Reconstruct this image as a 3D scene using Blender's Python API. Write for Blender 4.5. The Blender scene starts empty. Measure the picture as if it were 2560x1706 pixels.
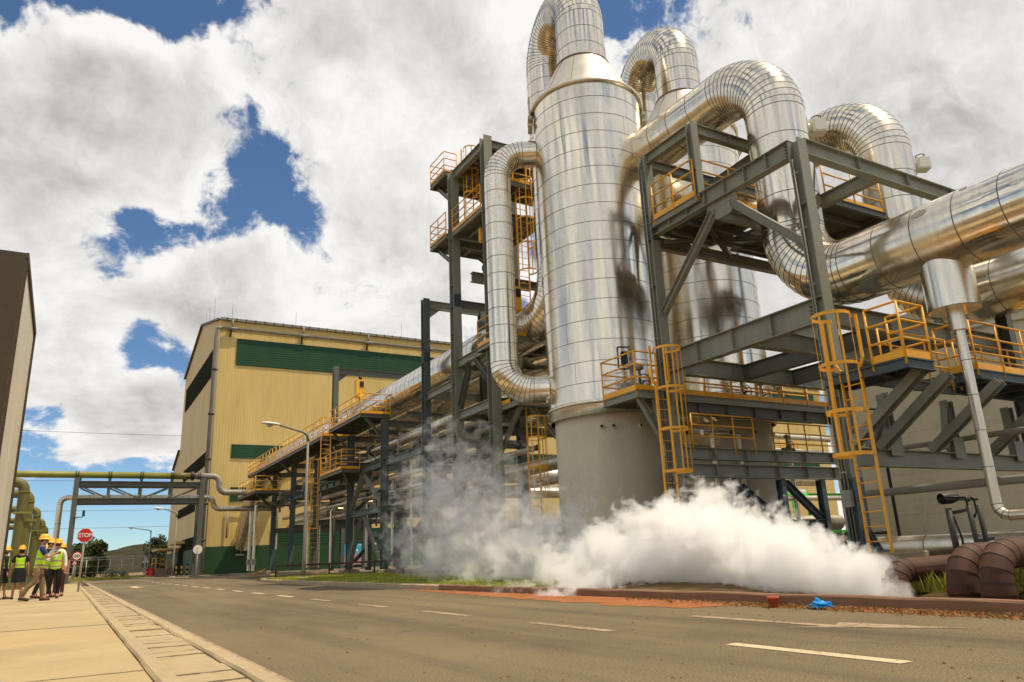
import bpy, bmesh, math, random
from math import sin, cos, pi, radians, sqrt, atan2, floor
from mathutils import Vector, Matrix, Quaternion
random.seed(7)
V3 = Vector
scene = bpy.context.scene
COL = scene.collection

# ------------------------------------------------------------------ camera
F_PX, PITCH, ROLL, YAW, EYE = 1865.35, 0.277684, -0.042981, 0.529314, 0.86
FW = V3((sin(YAW)*cos(PITCH), cos(YAW)*cos(PITCH), sin(PITCH)))
_r = V3((cos(YAW), -sin(YAW), 0)); _u = _r.cross(FW)
CR = cos(ROLL)*_r + sin(ROLL)*_u
CU = -sin(ROLL)*_r + cos(ROLL)*_u
cam = bpy.data.cameras.new('camera'); co = bpy.data.objects.new('camera', cam); COL.objects.link(co)
cam.sensor_width = 36; cam.lens = F_PX/2560*36; cam.clip_start = 0.05; cam.clip_end = 6000
m = Matrix((CR, CU, -FW)).transposed().to_4x4(); m.translation = V3((0, 0, EYE)); co.matrix_world = m
scene.camera = co

def at(px, py, X=None, Y=None, Z=None):
    """point seen at a photo pixel, on the plane X, Y or Z = constant"""
    d = CR*((px-1280)/F_PX) - CU*((py-853)/F_PX) + FW
    t = X/d.x if X is not None else Y/d.y if Y is not None else (Z-EYE)/d.z
    return V3((0, 0, EYE)) + d*t
def pdir(px, py):
    return (CR*((px-1280)/F_PX) - CU*((py-853)/F_PX) + FW).normalized()

# ------------------------------------------------------------------ materials
def nt(name):
    m = bpy.data.materials.new(name); m.use_nodes = True
    n = m.node_tree; b = n.nodes['Principled BSDF']
    return m, n, b
def node(n, t, **k):
    o = n.nodes.new(t)
    for a, v in k.items(): setattr(o, a, v)
    return o
def link(n, a, b): n.links.new(a, b)
def noise(n, scale, detail=4, rough=.55, vec=None, dist=0):
    o = node(n, 'ShaderNodeTexNoise'); o.inputs['Scale'].default_value = scale
    o.inputs['Detail'].default_value = detail; o.inputs['Roughness'].default_value = rough
    o.inputs['Distortion'].default_value = dist
    if vec is not None: link(n, vec, o.inputs['Vector'])
    return o
def ramp(n, src, stops):
    r = node(n, 'ShaderNodeValToRGB'); e = r.color_ramp.elements
    while len(e) < len(stops): e.new(.5)
    for i, (p, c) in enumerate(stops):
        e[i].position = p; e[i].color = (*c, 1) if not isinstance(c, (int, float)) else (c, c, c, 1)
    link(n, src, r.inputs[0]); return r
def mixc(n, fac, a, b, mode='MIX'):
    o = node(n, 'ShaderNodeMix', data_type='RGBA', blend_type=mode)
    for s, v in ((0, fac), (6, a), (7, b)):
        if hasattr(v, 'links') or isinstance(v, bpy.types.NodeSocket): link(n, v, o.inputs[s])
        elif isinstance(v, (int, float)): o.inputs[s].default_value = v
        else: o.inputs[s].default_value = (*v, 1)
    return o.outputs[2]
def mth(n, op, a, b=None, c=None, clamp=False):
    o = node(n, 'ShaderNodeMath', operation=op); o.use_clamp = clamp
    for i, v in enumerate((a, b, c)):
        if v is None: continue
        if isinstance(v, (int, float)): o.inputs[i].default_value = v
        else: link(n, v, o.inputs[i])
    return o.outputs[0]
def position(n): return node(n, 'ShaderNodeNewGeometry').outputs['Position']
def scaled(n, vec, s):
    o = node(n, 'ShaderNodeVectorMath', operation='MULTIPLY'); link(n, vec, o.inputs[0]); o.inputs[1].default_value = s
    return o.outputs[0]
def bump(n, b, h, strength=.3, dist=.02):
    o = node(n, 'ShaderNodeBump'); o.inputs['Strength'].default_value = strength; o.inputs['Distance'].default_value = dist
    link(n, h, o.inputs['Height']); link(n, o.outputs[0], b.inputs['Normal'])

def paint(name, c, rough=.5, var=.25, scale=1.5, streak=True, metallic=0, spec=.4, dirt=(.10, .075, .045), dirt_amt=.35):
    m, n, b = nt(name); p = position(n)
    a = noise(n, scale, 6, .6, scaled(n, p, (1, 1, .35 if streak else 1)))
    f = noise(n, scale*14, 3, .6, p)
    v = mixc(n, ramp(n, a.outputs[0], [(.3, 0), (.75, 1)]).outputs[0], tuple(x*(1-var) for x in c), tuple(min(1, x*(1+var*.6)) for x in c))
    d = ramp(n, mth(n, 'MULTIPLY', noise(n, scale*2.3, 8, .7, scaled(n, p, (1, 1, .25 if streak else 1))).outputs[0], f.outputs[0]), [(.28, 0), (.46, dirt_amt)])
    link(n, mixc(n, d.outputs[0], v, dirt), b.inputs['Base Color'])
    b.inputs['Roughness'].default_value = rough; b.inputs['Metallic'].default_value = metallic
    b.inputs['Specular IOR Level'].default_value = spec
    bump(n, b, f.outputs[0], .08, .01)
    return m

def cladding(name, c=(.80, .735, .61), rmin=.10, rmax=.30, wave=1.0, tint=(.56, .475, .33)):
    m, n, b = nt(name); p = position(n)
    big = noise(n, .9, 3, .5, scaled(n, p, (1, 1, .4)))
    st = noise(n, 4, 4, .6, scaled(n, p, (1.2, 1.2, .10)))
    fine = noise(n, 30, 2, .5, p)
    col = mixc(n, ramp(n, st.outputs[0], [(.40, 0), (.78, .6)]).outputs[0], c, tint)
    col = mixc(n, ramp(n, noise(n, 1.3, 4, .6, scaled(n, p, (1, 1, .6))).outputs[0], [(.58, 0), (.80, .35)]).outputs[0], col, (.42, .34, .23))
    link(n, col, b.inputs['Base Color']); b.inputs['Metallic'].default_value = .97
    r = node(n, 'ShaderNodeMapRange'); link(n, mth(n, 'ADD', mth(n, 'MULTIPLY', big.outputs[0], .88), mth(n, 'MULTIPLY', fine.outputs[0], .12)), r.inputs[0])
    r.inputs[1].default_value = .35; r.inputs[2].default_value = .65; r.inputs[3].default_value = rmin; r.inputs[4].default_value = rmax
    link(n, r.outputs[0], b.inputs['Roughness'])
    h = noise(n, 1.3, 1.8, .45, scaled(n, p, (1.25, 1.25, .22)))
    bump(n, b, h.outputs[0], .30*wave, .07)
    return m

def corrugated(name, c, axis=0, pitch=.25, rough=.55, depth=.05, var=.12, dirt_amt=.25):
    """profiled sheet: ribs run vertically (axis 0/1 = across X or Y) or horizontally (axis 2)"""
    m, n, b = nt(name); p = position(n)
    s = node(n, 'ShaderNodeSeparateXYZ'); link(n, p, s.inputs[0])
    w = mth(n, 'SINE', mth(n, 'MULTIPLY', s.outputs[axis], 2*pi/pitch))
    rib = mth(n, 'SMOOTH_MIN', w, .55, .4)
    a = noise(n, .35, 6, .65, scaled(n, p, (1, 1, .25)))
    d = noise(n, 2.2, 8, .7, scaled(n, p, (1, 1, .12)))
    v = mixc(n, ramp(n, a.outputs[0], [(.3, 0), (.7, 1)]).outputs[0], tuple(x*(1-var) for x in c), tuple(min(1, x*(1+var*.5)) for x in c))
    v = mixc(n, ramp(n, d.outputs[0], [(.5, 0), (.8, dirt_amt)]).outputs[0], v, (.16, .11, .05))
    link(n, v, b.inputs['Base Color']); b.inputs['Roughness'].default_value = rough; b.inputs['Specular IOR Level'].default_value = .3
    bump(n, b, rib, .22, depth*.45)
    return m

M = {}
M['clad'] = cladding('aluminium_cladding')
M['clad_rough'] = cladding('dull_aluminium_cladding', (.74, .68, .56), .26, .46, .8)
M['clad_far'] = cladding('weathered_aluminium', (.78, .75, .68), .3, .5, .5)
M['seam'] = paint('cladding_seam', (.19, .155, .105), .6, .3, dirt_amt=0, metallic=.3)
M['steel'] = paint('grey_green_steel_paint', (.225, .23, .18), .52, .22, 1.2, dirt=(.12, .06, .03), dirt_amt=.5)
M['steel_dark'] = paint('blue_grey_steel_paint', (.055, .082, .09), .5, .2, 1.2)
M['steel_far'] = paint('grey_steel_paint', (.105, .11, .09), .55, .2, .8)  # grey steel, base colour darkened to deepen the shade inside the rack
M['steel_rack'] = paint('shade_toned_steel_paint', (.07, .098, .092), .5, .2, 1.2, dirt_amt=.3)  # darker teal copy of the steel; the rack's shade is in its colour
M['deck'] = paint('galvanised_grating', (.09, .085, .065), .65, .3, 3, False)
M['orange'] = paint('orange_yellow_paint', (.80, .375, .018), .42, .14, 2, dirt_amt=.28, dirt=(.20, .06, .01))
M['yellow'] = paint('yellow_hoist_paint', (.80, .40, .02), .4, .1, 2, dirt_amt=.15)
M['skirt'] = paint('beige_skirt_paint', (.52, .475, .355), .6, .16, .9, dirt=(.19, .14, .08), dirt_amt=.26)
M['tank'] = paint('beige_tank_paint', (.50, .455, .33), .6, .10, .35, dirt_amt=.22)
M['hall'] = corrugated('yellow_sheet_ribs_along_x', (.61, .445, .16), 0, .30)
M['hall_side'] = corrugated('yellow_sheet_ribs_along_y', (.60, .44, .17), 1, .33)
M['green_sheet'] = corrugated('green_louvre_sheet', (.006, .052, .017), 2, .26, .5, .06, .2, .1)
M['green_wall'] = paint('dark_green_wall_sheet', (.014, .06, .012), .55, .3, .5)
M['brown_sheet'] = corrugated('dark_louvre_sheet', (.016, .018, .009), 2, .32, .6, .07, .2, .1)
M['brown_sheet'].node_tree.nodes['Principled BSDF'].inputs['Specular IOR Level'].default_value = .03; M['brown_sheet'].node_tree.nodes['Principled BSDF'].inputs['Roughness'].default_value = .95
M['gutter'] = paint('grey_gutter', (.22, .21, .17), .55, .25, 1.5)
M['white'] = paint('white_paint', (.72, .70, .62), .45, .08, 2, dirt_amt=.15)
M['black'] = paint('black_rubber', (.012, .012, .011), .5, .2, 4, dirt_amt=.1)
M['dark'] = paint('dark_iron', (.03, .028, .023), .55, .3, 4)
M['rust'] = paint('rusty_pipe', (.085, .033, .016), .75, .4, 3.5, False, dirt=(.035, .018, .012), dirt_amt=.75)
M['gpipe'] = paint('olive_green_pipe', (.23, .225, .04), .5, .2, 1.2, dirt_amt=.4)
M['gpipe_dark'] = paint('dark_olive_pipe', (.135, .12, .03), .55, .25, 1.2, dirt_amt=.4)  # darker olive, on the risers and the taped length
M['greypipe'] = paint('grey_brown_pipe', (.30, .27, .22), .5, .2, 1.2)
M['bright_green'] = paint('bright_green_paint', (.05, .62, .03), .4, .1, 3, dirt_amt=.1)
M['red'] = paint('red_paint', (.60, .035, .03), .4, .1, 3, dirt_amt=.1)
M['sign_red'] = paint('sign_red', (.52, .015, .018), .4, .08, 3, dirt_amt=.05)
M['sign_white'] = paint('sign_white', (.78, .75, .66), .45, .05, 3, dirt_amt=.08)
M['sign_back'] = paint('sign_back_grey', (.50, .50, .44), .5, .1, 3)
M['pole'] = paint('grey_pole_paint', (.22, .21, .17), .55, .2, 2)
M['signpole'] = paint('pale_pole_paint', (.36, .33, .25), .55, .2, 2)
M['bluebag'] = paint('blue_plastic', (.01, .30, .72), .35, .15, 8, False, dirt_amt=.1)
M['pot'] = paint('terracotta', (.50, .085, .035), .7, .2, 8, False)
M['mural_blue'] = paint('poster_blue', (.02, .36, .55), .6, .06, 2, dirt_amt=.05)
M['mural_pink'] = paint('poster_pink', (.44, .22, .27), .6, .08, 2, dirt_amt=.08)
M['glass'] = paint('dark_glass', (.02, .02, .02), .1, .1, 4, dirt_amt=0)

def concrete(name, c, scale=1.2, joints=None, rough=.85, stain=(.22, .14, .06), stain_amt=.6):
    m, n, b = nt(name); p = position(n)
    a = noise(n, scale, 8, .62, p); f = noise(n, scale*22, 4, .7, p); g = noise(n, scale*.28, 5, .6, scaled(n, p, (1, .5, 1)))
    v = mixc(n, ramp(n, a.outputs[0], [(.3, 0), (.72, 1)]).outputs[0], tuple(x*.80 for x in c), tuple(min(1, x*1.12) for x in c))
    v = mixc(n, ramp(n, g.outputs[0], [(.42, 0), (.72, stain_amt)]).outputs[0], v, tuple(x*.62+y*.3 for x, y in zip(c, stain)))
    v = mixc(n, mth(n, 'MULTIPLY', f.outputs[0], .55), v, tuple(x*.6 for x in c), 'MIX')
    link(n, v, b.inputs['Base Color']); b.inputs['Roughness'].default_value = rough; b.inputs['Specular IOR Level'].default_value = .25
    bump(n, b, mth(n, 'ADD', f.outputs[0], a.outputs[0]), .35, .02)
    return m
M['pavement'] = concrete('pavement_concrete', (.47, .355, .19), .9, stain_amt=.45)
M['slab'] = concrete('slab_concrete', (.46, .355, .205), 2.5, stain_amt=.5)
M['kerb'] = concrete('kerb_concrete', (.47, .365, .215), 2.5)
M['kerb_dark'] = concrete('dark_kerb_concrete', (.26, .15, .085), 2.5, stain=(.2, .05, .02), stain_amt=.8)  # darker, redder concrete on the near stretch of road kerb
M['plinth'] = concrete('plinth_concrete', (.34, .26, .16), 1.6)
M['yard'] = concrete('yard_concrete', (.15, .12, .075), .6)

def asphalt():
    m, n, b = nt('asphalt'); p = position(n)
    big = noise(n, .22, 6, .6, scaled(n, p, (1.6, .5, 1))); mid = noise(n, 1.6, 8, .7, scaled(n, p, (1.3, .6, 1)))
    fine = noise(n, 60, 3, .75, p); vor = node(n, 'ShaderNodeTexVoronoi'); vor.inputs['Scale'].default_value = 95; link(n, p, vor.inputs['Vector'])
    v = mixc(n, ramp(n, big.outputs[0], [(.36, 0), (.64, 1)]).outputs[0], (.086, .065, .036), (.168, .127, .067))
    v = mixc(n, ramp(n, mid.outputs[0], [(.45, 0), (.75, .6)]).outputs[0], v, (.175, .131, .069))
    v = mixc(n, ramp(n, fine.outputs[0], [(.50, 0), (.70, .9)]).outputs[0], v, (.36, .275, .155))
    v = mixc(n, ramp(n, fine.outputs[0], [(.28, .75), (.46, 0)]).outputs[0], v, (.03, .024, .016))
    vc = node(n, 'ShaderNodeTexVoronoi', feature='DISTANCE_TO_EDGE'); vc.inputs['Scale'].default_value = .55; wn = noise(n, 2.5, 5, .65, p); wo = node(n, 'ShaderNodeVectorMath', operation='MULTIPLY_ADD'); link(n, wn.outputs['Color'], wo.inputs[0]); wo.inputs[1].default_value = (.7, .7, 0); link(n, p, wo.inputs[2]); link(n, wo.outputs[0], vc.inputs['Vector'])
    ck = mth(n, 'MULTIPLY', ramp(n, vc.outputs['Distance'], [(.004, 1), (.014, 0)]).outputs[0], ramp(n, noise(n, .35, 3, .5, p).outputs[0], [(.56, 0), (.68, .4)]).outputs[0])
    v = mixc(n, ck, v, (.035, .027, .017))
    tyre = noise(n, .9, 5, .6, scaled(n, p, (1.4, .05, 1)))
    v = mixc(n, ramp(n, tyre.outputs[0], [(.48, 0), (.66, .6)]).outputs[0], v, (.07, .055, .032))
    link(n, v, b.inputs['Base Color']); b.inputs['Roughness'].default_value = .82; b.inputs['Specular IOR Level'].default_value = .3
    bump(n, b, mth(n, 'ADD', fine.outputs[0], vor.outputs['Distance']), .5, .006)
    return m
M['asphalt'] = asphalt()
def worn_paint(name, c, thr=.52):
    m, n, b = nt(name); p = position(n)
    f = noise(n, 14, 8, .75, p); g = noise(n, 2, 5, .6, p)
    k = ramp(n, mth(n, 'ADD', mth(n, 'MULTIPLY', f.outputs[0], .6), mth(n, 'MULTIPLY', g.outputs[0], .4)), [(thr, 0), (thr+.09, 1)])
    link(n, mixc(n, k.outputs[0], c, (.13, .10, .06)), b.inputs['Base Color']); b.inputs['Roughness'].default_value = .75
    return m
M['mark'] = worn_paint('worn_road_paint', (.58, .44, .27))
M['mark_pale'] = worn_paint('faded_road_paint', (.36, .25, .155), .48)
def soil(name, a, c, scale=2.5):
    m, n, b = nt(name); p = position(n)
    k = noise(n, scale, 9, .7, p); f = noise(n, scale*18, 4, .7, p)
    v = mixc(n, ramp(n, k.outputs[0], [(.3, 0), (.7, 1)]).outputs[0], a, c)
    v = mixc(n, mth(n, 'MULTIPLY', f.outputs[0], .5), v, tuple(x*.5 for x in a))
    link(n, v, b.inputs['Base Color']); b.inputs['Roughness'].default_value = .95; b.inputs['Specular IOR Level'].default_value = .1
    bump(n, b, mth(n, 'ADD', k.outputs[0], f.outputs[0]), .6, .04)
    return m
M['redsoil'] = soil('red_soil', (.30, .10, .034), (.50, .215, .095))
M['earth'] = soil('dry_earth', (.20, .13, .065), (.32, .22, .11), .5)
M['lawn_soil'] = soil('lawn_soil', (.13, .14, .025), (.26, .24, .05), 1.2)
def leaf(name, a, c):
    m, n, b = nt(name); i = node(n, 'ShaderNodeNewGeometry')
    k = noise(n, .9, 3, .6, position(n))
    v = mixc(n, mth(n, 'ADD', mth(n, 'MULTIPLY', i.outputs['Random Per Island'], .65), mth(n, 'MULTIPLY', k.outputs[0], .35)), a, c)
    link(n, v, b.inputs['Base Color']); b.inputs['Roughness'].default_value = .65; b.inputs['Specular IOR Level'].default_value = .2
    return m
M['grass'] = leaf('lawn_blades', (.20, .26, .02), (.48, .44, .07))
M['grass_tall'] = leaf('tall_grass_blades', (.16, .20, .02), (.44, .38, .07))
M['bed'] = soil('planting_bed_soil', (.085, .055, .025), (.19, .125, .06), 1.5)
M['straw'] = leaf('dry_grass', (.14, .06, .018), (.46, .29, .11))
M['leaf_dark'] = leaf('dark_foliage', (.012, .02, .006), (.045, .06, .015))
M['leaf'] = leaf('green_foliage', (.03, .045, .008), (.095, .11, .022))
M['bark'] = paint('bark', (.10, .07, .04), .9, .3, 6)
def hillmat():
    m, n, b = nt('bush_covered_hill'); p = position(n)
    k = noise(n, .035, 10, .72, p); f = noise(n, .25, 8, .8, p)
    v = mixc(n, ramp(n, k.outputs[0], [(.35, 0), (.65, 1)]).outputs[0], (.036, .034, .015), (.105, .082, .037))
    v = mixc(n, ramp(n, f.outputs[0], [(.42, .85), (.6, 0)]).outputs[0], v, (.022, .026, .012))
    link(n, v, b.inputs['Base Color']); b.inputs['Roughness'].default_value = .95; b.inputs['Specular IOR Level'].default_value = .1
    bump(n, b, f.outputs[0], 1, 2)
    return m
M['hill'] = hillmat()
def plain(name, c, rough=.7, spec=.3):
    m, n, b = nt(name); p = position(n)
    k = noise(n, 9, 4, .6, p)
    link(n, mixc(n, k.outputs[0], tuple(x*.75 for x in c), tuple(min(1, x*1.2) for x in c)), b.inputs['Base Color'])
    b.inputs['Roughness'].default_value = rough; b.inputs['Specular IOR Level'].default_value = spec
    return m
M['skin'] = plain('skin', (.42, .20, .12), .55)
M['hivis'] = plain('hi_vis_fabric', (.46, .74, .03), .7)
M['hivis_band'] = plain('reflective_band', (.30, .28, .20), .35)
M['hivis_orange'] = plain('hi_vis_orange_fabric', (.85, .16, .03), .7)
M['helmet'] = plain('yellow_helmet', (.80, .42, .02), .3, .5)
M['cloth_black'] = plain('black_cloth', (.010, .010, .011), .8)
M['cloth_navy'] = plain('navy_cloth', (.012, .022, .14), .8)
M['cloth_khaki'] = plain('khaki_cloth', (.20, .13, .07), .85)
M['cloth_white'] = plain('white_cloth', (.70, .67, .62), .8)
M['cloth_cream'] = plain('cream_cloth', (.50, .42, .30), .8)
M['cloth_maroon'] = plain('maroon_cloth', (.09, .03, .022), .8)
M['cloth_orange'] = plain('orange_skirt_cloth', (.55, .22, .02), .8)
M['hair'] = plain('dark_hair', (.018, .013, .010), .6)
M['shoe'] = plain('brown_shoe', (.06, .03, .018), .6)
M['steel_mirror'] = cladding('polished_cabinet_steel', (.78, .72, .60), .3, .5, .35)
M['steel_mirror'].node_tree.nodes['Principled BSDF'].inputs['Metallic'].default_value = .35
M['cab_front'] = paint('brown_cabinet_paint', (.055, .036, .016), .6, .15, .6)

# ------------------------------------------------------------------ mesh builder
class MB:
    def __init__(s): s.v = []; s.f = []; s.m = []; s.s = []
    def add(s, verts, faces, mi=0, sm=False):
        o = len(s.v); s.v += [tuple(p) for p in verts]
        for f in faces: s.f.append(tuple(i+o for i in f)); s.m.append(mi); s.s.append(sm)
    def box(s, x0, x1, y0, y1, z0, z1, mi=0):
        s.add([(x, y, z) for x in (x0, x1) for y in (y0, y1) for z in (z0, z1)],
              [(0, 1, 3, 2), (4, 6, 7, 5), (0, 4, 5, 1), (2, 3, 7, 6), (0, 2, 6, 4), (1, 5, 7, 3)], mi)
    def hexa(s, p, mi=0):
        """p: 4 bottom points and 4 top points in the same order (counter-clockwise from above)"""
        s.add(p, [(3, 2, 1, 0), (4, 5, 6, 7), (0, 1, 5, 4), (1, 2, 6, 5), (2, 3, 7, 6), (3, 0, 4, 7)], mi)
    def bar(s, p, q, w, h, up=(0, 0, 1), mi=0):
        p, q = V3(p), V3(q); t = (q-p).normalized(); u = V3(up)
        if abs(t.dot(u)) > .98: u = V3((0, 1, 0))
        a = t.cross(u).normalized()*(w/2); b = a.cross(t).normalized()*(h/2)
        s.add([p-a-b, p+a-b, p+a+b, p-a+b, q-a-b, q+a-b, q+a+b, q-a+b],
              [(0, 3, 2, 1), (4, 5, 6, 7), (0, 1, 5, 4), (1, 2, 6, 5), (2, 3, 7, 6), (3, 0, 4, 7)], mi)
    def ibeam(s, p, q, h, b, up=(0, 0, 1), tf=.022, tw=.016, mi=0, ribs=0):
        """I-section from p to q; the web stands along up"""
        p, q = V3(p), V3(q); t = (q-p).normalized(); u = V3(up)
        u = (u-t*u.dot(t)).normalized(); a = t.cross(u)
        H, B, W = h/2, b/2, tw/2
        pr = [(-B, -H), (B, -H), (B, -H+tf), (W, -H+tf), (W, H-tf), (B, H-tf), (B, H), (-B, H), (-B, H-tf), (-W, H-tf), (-W, -H+tf), (-B, -H+tf)]
        vs = [p+a*x+u*y for x, y in pr] + [q+a*x+u*y for x, y in pr]
        n = 12; fs = [(i, (i+1) % n, (i+1) % n+n, i+n) for i in range(n)]
        fs += [(0, 11, 2, 1), (3, 2, 11, 10), (3, 10, 9, 4), (5, 4, 9, 8), (5, 8, 7, 6)]
        fs += [(12, 13, 14, 23), (14, 15, 22, 23), (15, 16, 21, 22), (16, 17, 20, 21), (17, 18, 19, 20)]
        s.add(vs, fs, mi)
        L = (q-p).length
        for k in range(ribs):
            c = p+t*(L*(k+1)/(ribs+1))
            for sg in (-1, 1):
                o = a*sg
                s.bar(c+o*W, c+o*(B-.01), .014, h-2*tf-.004, u, mi)
    def tube(s, pts, r, n=8, mi=0, caps=True, sm=True):
        pts = [V3(p) for p in pts]; rs = r if isinstance(r, (list, tuple)) else [r]*len(pts)
        rings = frames(pts); o = len(s.v)
        for (p, a, b, t), rr in zip(rings, rs):
            for i in range(n):
                an = 2*pi*i/n; s.v.append(tuple(p+(a*cos(an)+b*sin(an))*rr))
        for k in range(len(pts)-1):
            for i in range(n):
                j = (i+1) % n
                s.f.append((o+k*n+i, o+k*n+j, o+(k+1)*n+j, o+(k+1)*n+i)); s.m.append(mi); s.s.append(sm)
        if caps:
            s.f.append(tuple(o+i for i in reversed(range(n)))); s.m.append(mi); s.s.append(False)
            e = o+(len(pts)-1)*n; s.f.append(tuple(e+i for i in range(n))); s.m.append(mi); s.s.append(False)
    def rev(s, prof, c, n=32, mi=0, sm=True, split=False, axis=(0, 0, 1)):
        """surface of revolution: prof = (radius, height) from bottom to top; split = every band keeps its own edge"""
        c = V3(c); q = V3((0, 0, 1)).rotation_difference(V3(axis))
        def ring(r, z): return [c + q @ V3((r*cos(2*pi*i/n), r*sin(2*pi*i/n), z)) for i in range(n)]
        if split:
            for (r0, z0), (r1, z1) in zip(prof, prof[1:]):
                s.add(ring(r0, z0)+ring(r1, z1), [(i, (i+1) % n, (i+1) % n+n, i+n) for i in range(n)], mi, sm)
        else:
            vs = []; fs = []
            for r, z in prof: vs += ring(r, z)
            for k in range(len(prof)-1): fs += [(k*n+i, k*n+(i+1) % n, (k+1)*n+(i+1) % n, (k+1)*n+i) for i in range(n)]
            s.add(vs, fs, mi, sm)
    def disc(s, c, r, n=24, mi=0, axis=(0, 0, 1)):
        c = V3(c); q = V3((0, 0, 1)).rotation_difference(V3(axis))
        s.add([c+q @ V3((r*cos(2*pi*i/n), r*sin(2*pi*i/n), 0)) for i in range(n)], [tuple(range(n))], mi)
    def build(s, name, mats, parent=None):
        me = bpy.data.meshes.new(name)
        b = V3(parent_loc(parent)) if parent is not None else V3((0, 0, 0))
        me.from_pydata([(x-b.x, y-b.y, z-b.z) for x, y, z in s.v], [], s.f)
        for mt in (mats if isinstance(mats, (list, tuple)) else [mats]): me.materials.append(mt)
        me.polygons.foreach_set('material_index', s.m); me.polygons.foreach_set('use_smooth', s.s); me.update()
        o = bpy.data.objects.new(name, me); COL.objects.link(o)
        if parent is not None: o.parent = parent
        return o
def parent_loc(o):
    l = V3((0, 0, 0))
    while o is not None: l += o.location; o = o.parent
    return l
def frames(pts):
    out = []; n = len(pts); t0 = (pts[1]-pts[0]).normalized()
    a = t0.cross(V3((0, 0, 1)));
    if a.length < .05: a = t0.cross(V3((0, 1, 0)))
    a.normalize()
    for i in range(n):
        if i == 0: t = pts[1]-pts[0]
        elif i == n-1: t = pts[-1]-pts[-2]
        else: t = (pts[i+1]-pts[i]).normalized()+(pts[i]-pts[i-1]).normalized()
        t = t.normalized(); a = (a-t*a.dot(t)).normalized(); b = t.cross(a)
        out.append((pts[i], a.copy(), b, t))
    return out
def thing(name, label, cat, loc=(0, 0, 0), group=None):
    o = bpy.data.objects.new(name, None); COL.objects.link(o); o.location = loc; o.empty_display_size = .2
    return tag(o, label, cat, group)
def tag(o, label, cat, group=None):
    o['label'] = label; o['category'] = cat
    if group: o['group'] = group
    return o
def struct(o, kind='structure'): o['kind'] = kind; return o
def route(pts, rb, straight=1.2, gore=radians(6.5)):
    """stations along a pipe: straight runs cut every `straight` m, bends of radius rb cut into gores"""
    pts = [V3(p) for p in pts]; rbs = rb if isinstance(rb, (list, tuple)) else [rb]*(len(pts)-2)
    legs = []; cur = pts[0]; out = [cur]
    def run(a, b):
        L = (b-a).length; k = max(1, round(L/straight))
        for i in range(1, k+1): out.append(a+(b-a)*(i/k))
    for i in range(1, len(pts)-1):
        d0 = (pts[i]-pts[i-1]).normalized(); d1 = (pts[i+1]-pts[i]).normalized()
        th = d0.angle(d1); R = rbs[i-1]; tl = R*math.tan(th/2)
        s, e = pts[i]-d0*tl, pts[i]+d1*tl
        if (s-cur).length > .02: run(cur, s)
        nrm = (d1-d0*d1.dot(d0)).normalized(); c = s+nrm*R; k = max(2, round(th/gore))
        for j in range(1, k+1):
            an = th*j/k; out.append(c-nrm*(R*cos(an))+d0*(R*sin(an)))
        cur = e
    if (pts[-1]-cur).length > .02: run(cur, pts[-1])
    return out
def clad_pipe(mb, st, r, n=40, seam=.014, lift=.005):
    """sheet-metal pipe jacket: each shell has its own edge, with a dark raised bead at every joint"""
    fr = frames(st)
    for k in range(len(st)-1):
        vs = []
        for p, a, b, t in (fr[k], fr[k+1]):
            vs += [p+(a*cos(2*pi*i/n)+b*sin(2*pi*i/n))*r for i in range(n)]
        mb.add(vs, [(i, (i+1) % n, (i+1) % n+n, i+n) for i in range(n)], 0, True)
        # lengthwise lap
        if (st[k+1]-st[k]).length > .45 and r < 1.5:
            an = random.uniform(0, 2*pi); w = .005/r
            q = [fr[k][0]+(fr[k][1]*cos(an+x)+fr[k][2]*sin(an+x))*(r+.003) for x in (-w, w)] + [fr[k+1][0]+(fr[k+1][1]*cos(an+x)+fr[k+1][2]*sin(an+x))*(r+.003) for x in (w, -w)]
            mb.add(q, [(0, 1, 2, 3)], 1)
    for k in range(len(st)):
        p, a, b, t = fr[k]; vs = []
        for rr, d in ((r-.002, -seam/2), (r+lift, -seam/2), (r+lift, seam/2), (r-.002, seam/2)):
            vs += [p+t*d+(a*cos(2*pi*i/n)+b*sin(2*pi*i/n))*rr for i in range(n)]
        mb.add(vs, [(q*n+i, q*n+(i+1) % n, (q+1)*n+(i+1) % n, (q+1)*n+i) for q in range(3) for i in range(n)], 1, False)
def rails(mb, pts, h=1.1, r=.025, sp=1.15, mids=2, toe=None, close=False):
    """handrail along a polyline at deck level; toe = builder for the kick plate"""
    pts = [V3(p) for p in pts]; up = V3((0, 0, 1))
    for k in range(len(pts)-1):
        a, b = pts[k], pts[k+1]; L = (b-a).length
        if L < .05: continue
        for j in range(mids+1):
            z = up*(h*(j+1)/(mids+1)); mb.tube([a+z, b+z], r, 8)
        nn = max(1, round(L/sp))
        for i in range(nn+1):
            if i == 0 and k > 0: continue
            p = a+(b-a)*(i/nn); mb.tube([p-up*.16, p+up*h], r, 8)
        if toe is not None: toe.bar(a+up*.06, b+up*.06, .012, .15)
# ------------------------------------------------------------------ ground
def sheet(name, x0, x1, y0, y1, z, mat, nx=1, ny=1):
    mb = MB(); mb.v = [(x0+(x1-x0)*i/nx, y0+(y1-y0)*j/ny, z) for j in range(ny+1) for i in range(nx+1)]
    for j in range(ny):
        for i in range(nx):
            a = j*(nx+1)+i; mb.f.append((a, a+1, a+nx+2, a+nx+1)); mb.m.append(0); mb.s.append(False)
    return struct(mb.build(name, mat))
sheet('ground', -1500, 2500, -400, 2600, -.06, M['earth'])
sheet('road', 1.2, 9.2, -12, 96, 0, M['asphalt'])
sheet('side_road', 9.2, 60, 46, 62, 0, M['asphalt'])
mb = MB(); mb.box(9.25, 75, 46.5, 48.4, -.05, .015); struct(mb.build('side_road_edge', M['yard']))

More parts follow.
